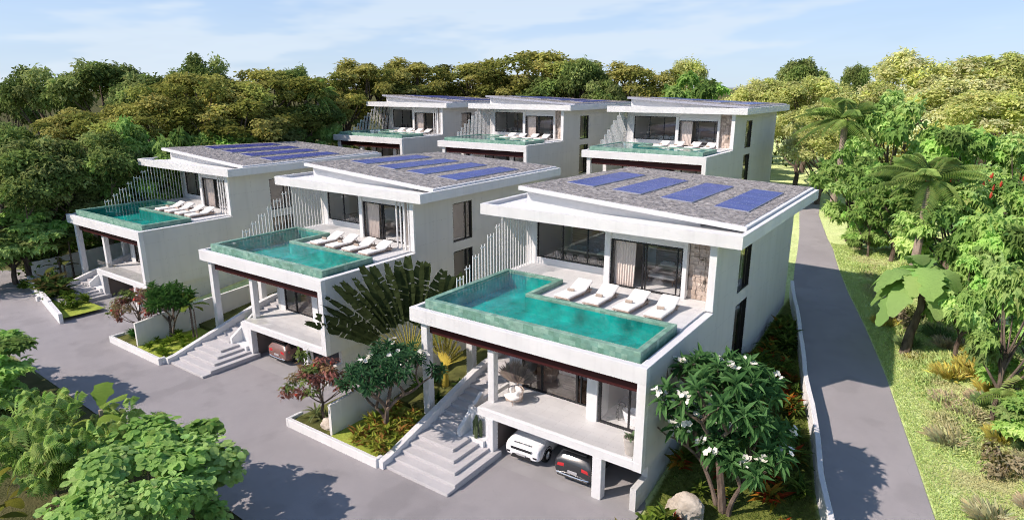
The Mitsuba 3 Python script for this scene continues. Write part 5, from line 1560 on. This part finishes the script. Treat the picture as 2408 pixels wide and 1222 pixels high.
    put('grille', shape(MB().hull([[a * .6, b, c] for a in (-1, 1) for b, c in ((-.025, .74), (-.025, .86), (.05, .74), (.05, .86))]), 'car_trim'), k, tw=tw)
    put('trim_strip', shape(MB().tube([[-.86, 4.49, .47], [-.4, 4.545, .47], [.4, 4.545, .47], [.86, 4.49, .47]], .03, 6), 'chrome', 40), k, tw=tw)
    put('number_plate', shape(MB().box(-.26, .26, 4.50, 4.535, .60, .73, .01), 'plate'), k, tw=tw)
    put('number_plate', shape(MB().box(-.26, .26, -.045, -.02, .47, .58, .01), 'plate'), k, tw=tw)
    if front:
        tx = meshkit.text_mesh('RANGE ROVER', .075, .006, True)
        w_ = tx.bounds[1][0] - tx.bounds[0][0]
        tv = np.array(tx.vertices) * [1.05 / w_, 1, 1]
        tv = np.column_stack([tv[:, 0] - .525, .11 + tv[:, 1] * .9, 1.035 + tv[:, 1] * .36 + tv[:, 2]])
        put('lettering', shape((tv, tx.faces), 'car_trim'), k, tw=tw)
    return k


car('white suv parked nose out in the carport of the nearest villa', 7.25, .35, .015, 3, 'car_white', True)
car('black suv parked tail out beside the white one', 10.15, 5.15, .015, 182, 'car_black', False)
car('rose brown suv parked tail out in the carport of the middle villa', -14.0, 5.6, .015, 180, 'car_rose', False)

# ---------------------------------------------------------------- things on the nearest balcony
k = thing('armchair', 'round rattan armchair with white cushions on the nearest balcony', 'armchair')
tw = place(5.95, 1.55, 2.664, 160, 1.05)
m = MB()
for q in range(15):
    a = np.pi * (1.0 + q / 14)
    p = np.array([.44 * math.cos(a), .42 * math.sin(a), .26])
    t = np.array([.50 * math.cos(a), .47 * math.sin(a), .62 + .10 * math.sin((q / 14) * np.pi)])
    m.tube([p, (p + t) / 2, t], .016, 5)
m.tube([[.50 * math.cos(a), .47 * math.sin(a), .62 + .10 * math.sin(a - np.pi)] for a in np.linspace(np.pi, 2 * np.pi, 14)], .03, 7)
m.tube([[.45 * math.cos(a), .43 * math.sin(a), .26] for a in np.linspace(0, 2 * np.pi, 24)], .03, 7)
put('frame', shape(m, 'rattan', 40), k, tw=tw)
for a in (.8, 2.3, 4.0, 5.4):
    put('leg', shape(MB().tube([[.36 * math.cos(a), .34 * math.sin(a), .27], [.43 * math.cos(a), .40 * math.sin(a), 0]], [.03, .02], 6), 'rattan', 40), k, tw=tw)


def cushion(cx, cy, cz, rx, ry, rz_, tilt=0, az=0):
    s = trimesh.creation.icosphere(subdivisions=3)
    v = np.array(s.vertices); v = np.sign(v) * np.abs(v) ** .62 * [rx, ry, rz_]
    c, si = math.cos(tilt), math.sin(tilt)
    v = np.column_stack([v[:, 0], v[:, 1] * c - v[:, 2] * si, v[:, 1] * si + v[:, 2] * c])
    c, si = math.cos(az), math.sin(az)
    v = np.column_stack([v[:, 0] * c - v[:, 1] * si, v[:, 0] * si + v[:, 1] * c, v[:, 2]])
    return v + [cx, cy, cz], s.faces


put('seat_cushion', shape(cushion(0, .06, .36, .42, .38, .09), 'linen', True), k, tw=tw)
put('back_cushion', shape(cushion(0, -.30, .58, .26, .09, .20, -.25), 'linen', True), k, tw=tw)
put('back_cushion', shape(cushion(-.30, -.10, .56, .20, .08, .17, -.2, 1.2), 'linen', True), k, tw=tw)
put('back_cushion', shape(cushion(.30, -.10, .56, .20, .08, .17, -.2, -1.2), 'linen', True), k, tw=tw)
k = thing('plant_pot', 'tall tapered clay pot with a succulent at the right end of the nearest balcony', 'pot')
pv = MB().lathe([(0, 0), (.20, 0), (.24, .05), (.31, .55), (.335, .78), (.36, .80), (.36, .86), (.31, .86), (.30, .74), (0, .74)], (0, 0, 0), 26)
put('pot', shape(pv, 'planter_clay', 40), k, loc=(13.2, .52, 2.664), label='tapered clay pot')
R = np.random.default_rng(4)
for q in range(18):
    put('leaf', big_leaf(R, [((R.normal(0, .06), R.normal(0, .06), .72), q * 2.4, R.uniform(.55, 1.4), R.uniform(.45, .8))], np.array((.13, .18, .10)), .13, 6, 0, .4).shape(), k, loc=(13.2, .52, 2.664))
k = thing('dry_palm', 'grey dried fan leaf plant behind the armchair', 'plant')
L = Leafage()
R = np.random.default_rng(14)
for q in range(26):
    a = -1.25 + 2.5 * q / 25
    d = np.array([math.sin(a) * .9, .15 * math.sin(a), math.cos(a)])
    ln = R.uniform(1.25, 1.5)
    L.add(leaves(np.array([[0, 0, .45]]), d[None], np.array([[.2, -1.0, .3]]), ln, .24, tint(R, 1, (.30, .25, .22), .18, .04), 'leaf', .06, .25))
put('leaves', L.shape(), k, loc=(5.35, 2.75, 2.664))
put('stem', shape(MB().tube([[0, 0, 0], [0, 0, .5]], .05), 'pale_bark', 40), k, loc=(5.35, 2.75, 2.664))
k = thing('cactus', 'column cactus cluster beside the nearest stairs under the balcony corner', 'cactus')
m = MB()
for q, (cx, cy, h) in enumerate(((0, 0, 1.25), (.22, .08, 1.0), (-.2, .1, .9), (.1, -.16, .7))):
    ring = []
    for z_ in np.linspace(0, h, 9):
        rr_ = .085 * (1 if z_ < h * .85 else math.sqrt(max(.02, 1 - ((z_ - h * .85) / (h * .16)) ** 2)))
        a = np.linspace(0, 2 * np.pi, 20, endpoint=False)
        ring.append(np.column_stack([cx + rr_ * (1 + .18 * np.cos(10 * a)) * np.cos(a), cy + rr_ * (1 + .18 * np.cos(10 * a)) * np.sin(a), np.full(20, z_)]))
    f = [[i_ * 20 + j_, i_ * 20 + (j_ + 1) % 20, (i_ + 1) * 20 + (j_ + 1) % 20, (i_ + 1) * 20 + j_] for i_ in range(8) for j_ in range(20)]
    m.raw(np.vstack(ring), f)
mat('cactus_skin', (.10, .13, .06), .6, .3)
put('stems', shape(m, 'cactus_skin', 40), k, loc=(4.5, .1, .84))
scene[k] = scene.pop(k + '__stems')

for t in list(labels):
    if t not in scene and not any(s.startswith(t + '__') for s in scene):
        raise ValueError('no shape for ' + t)
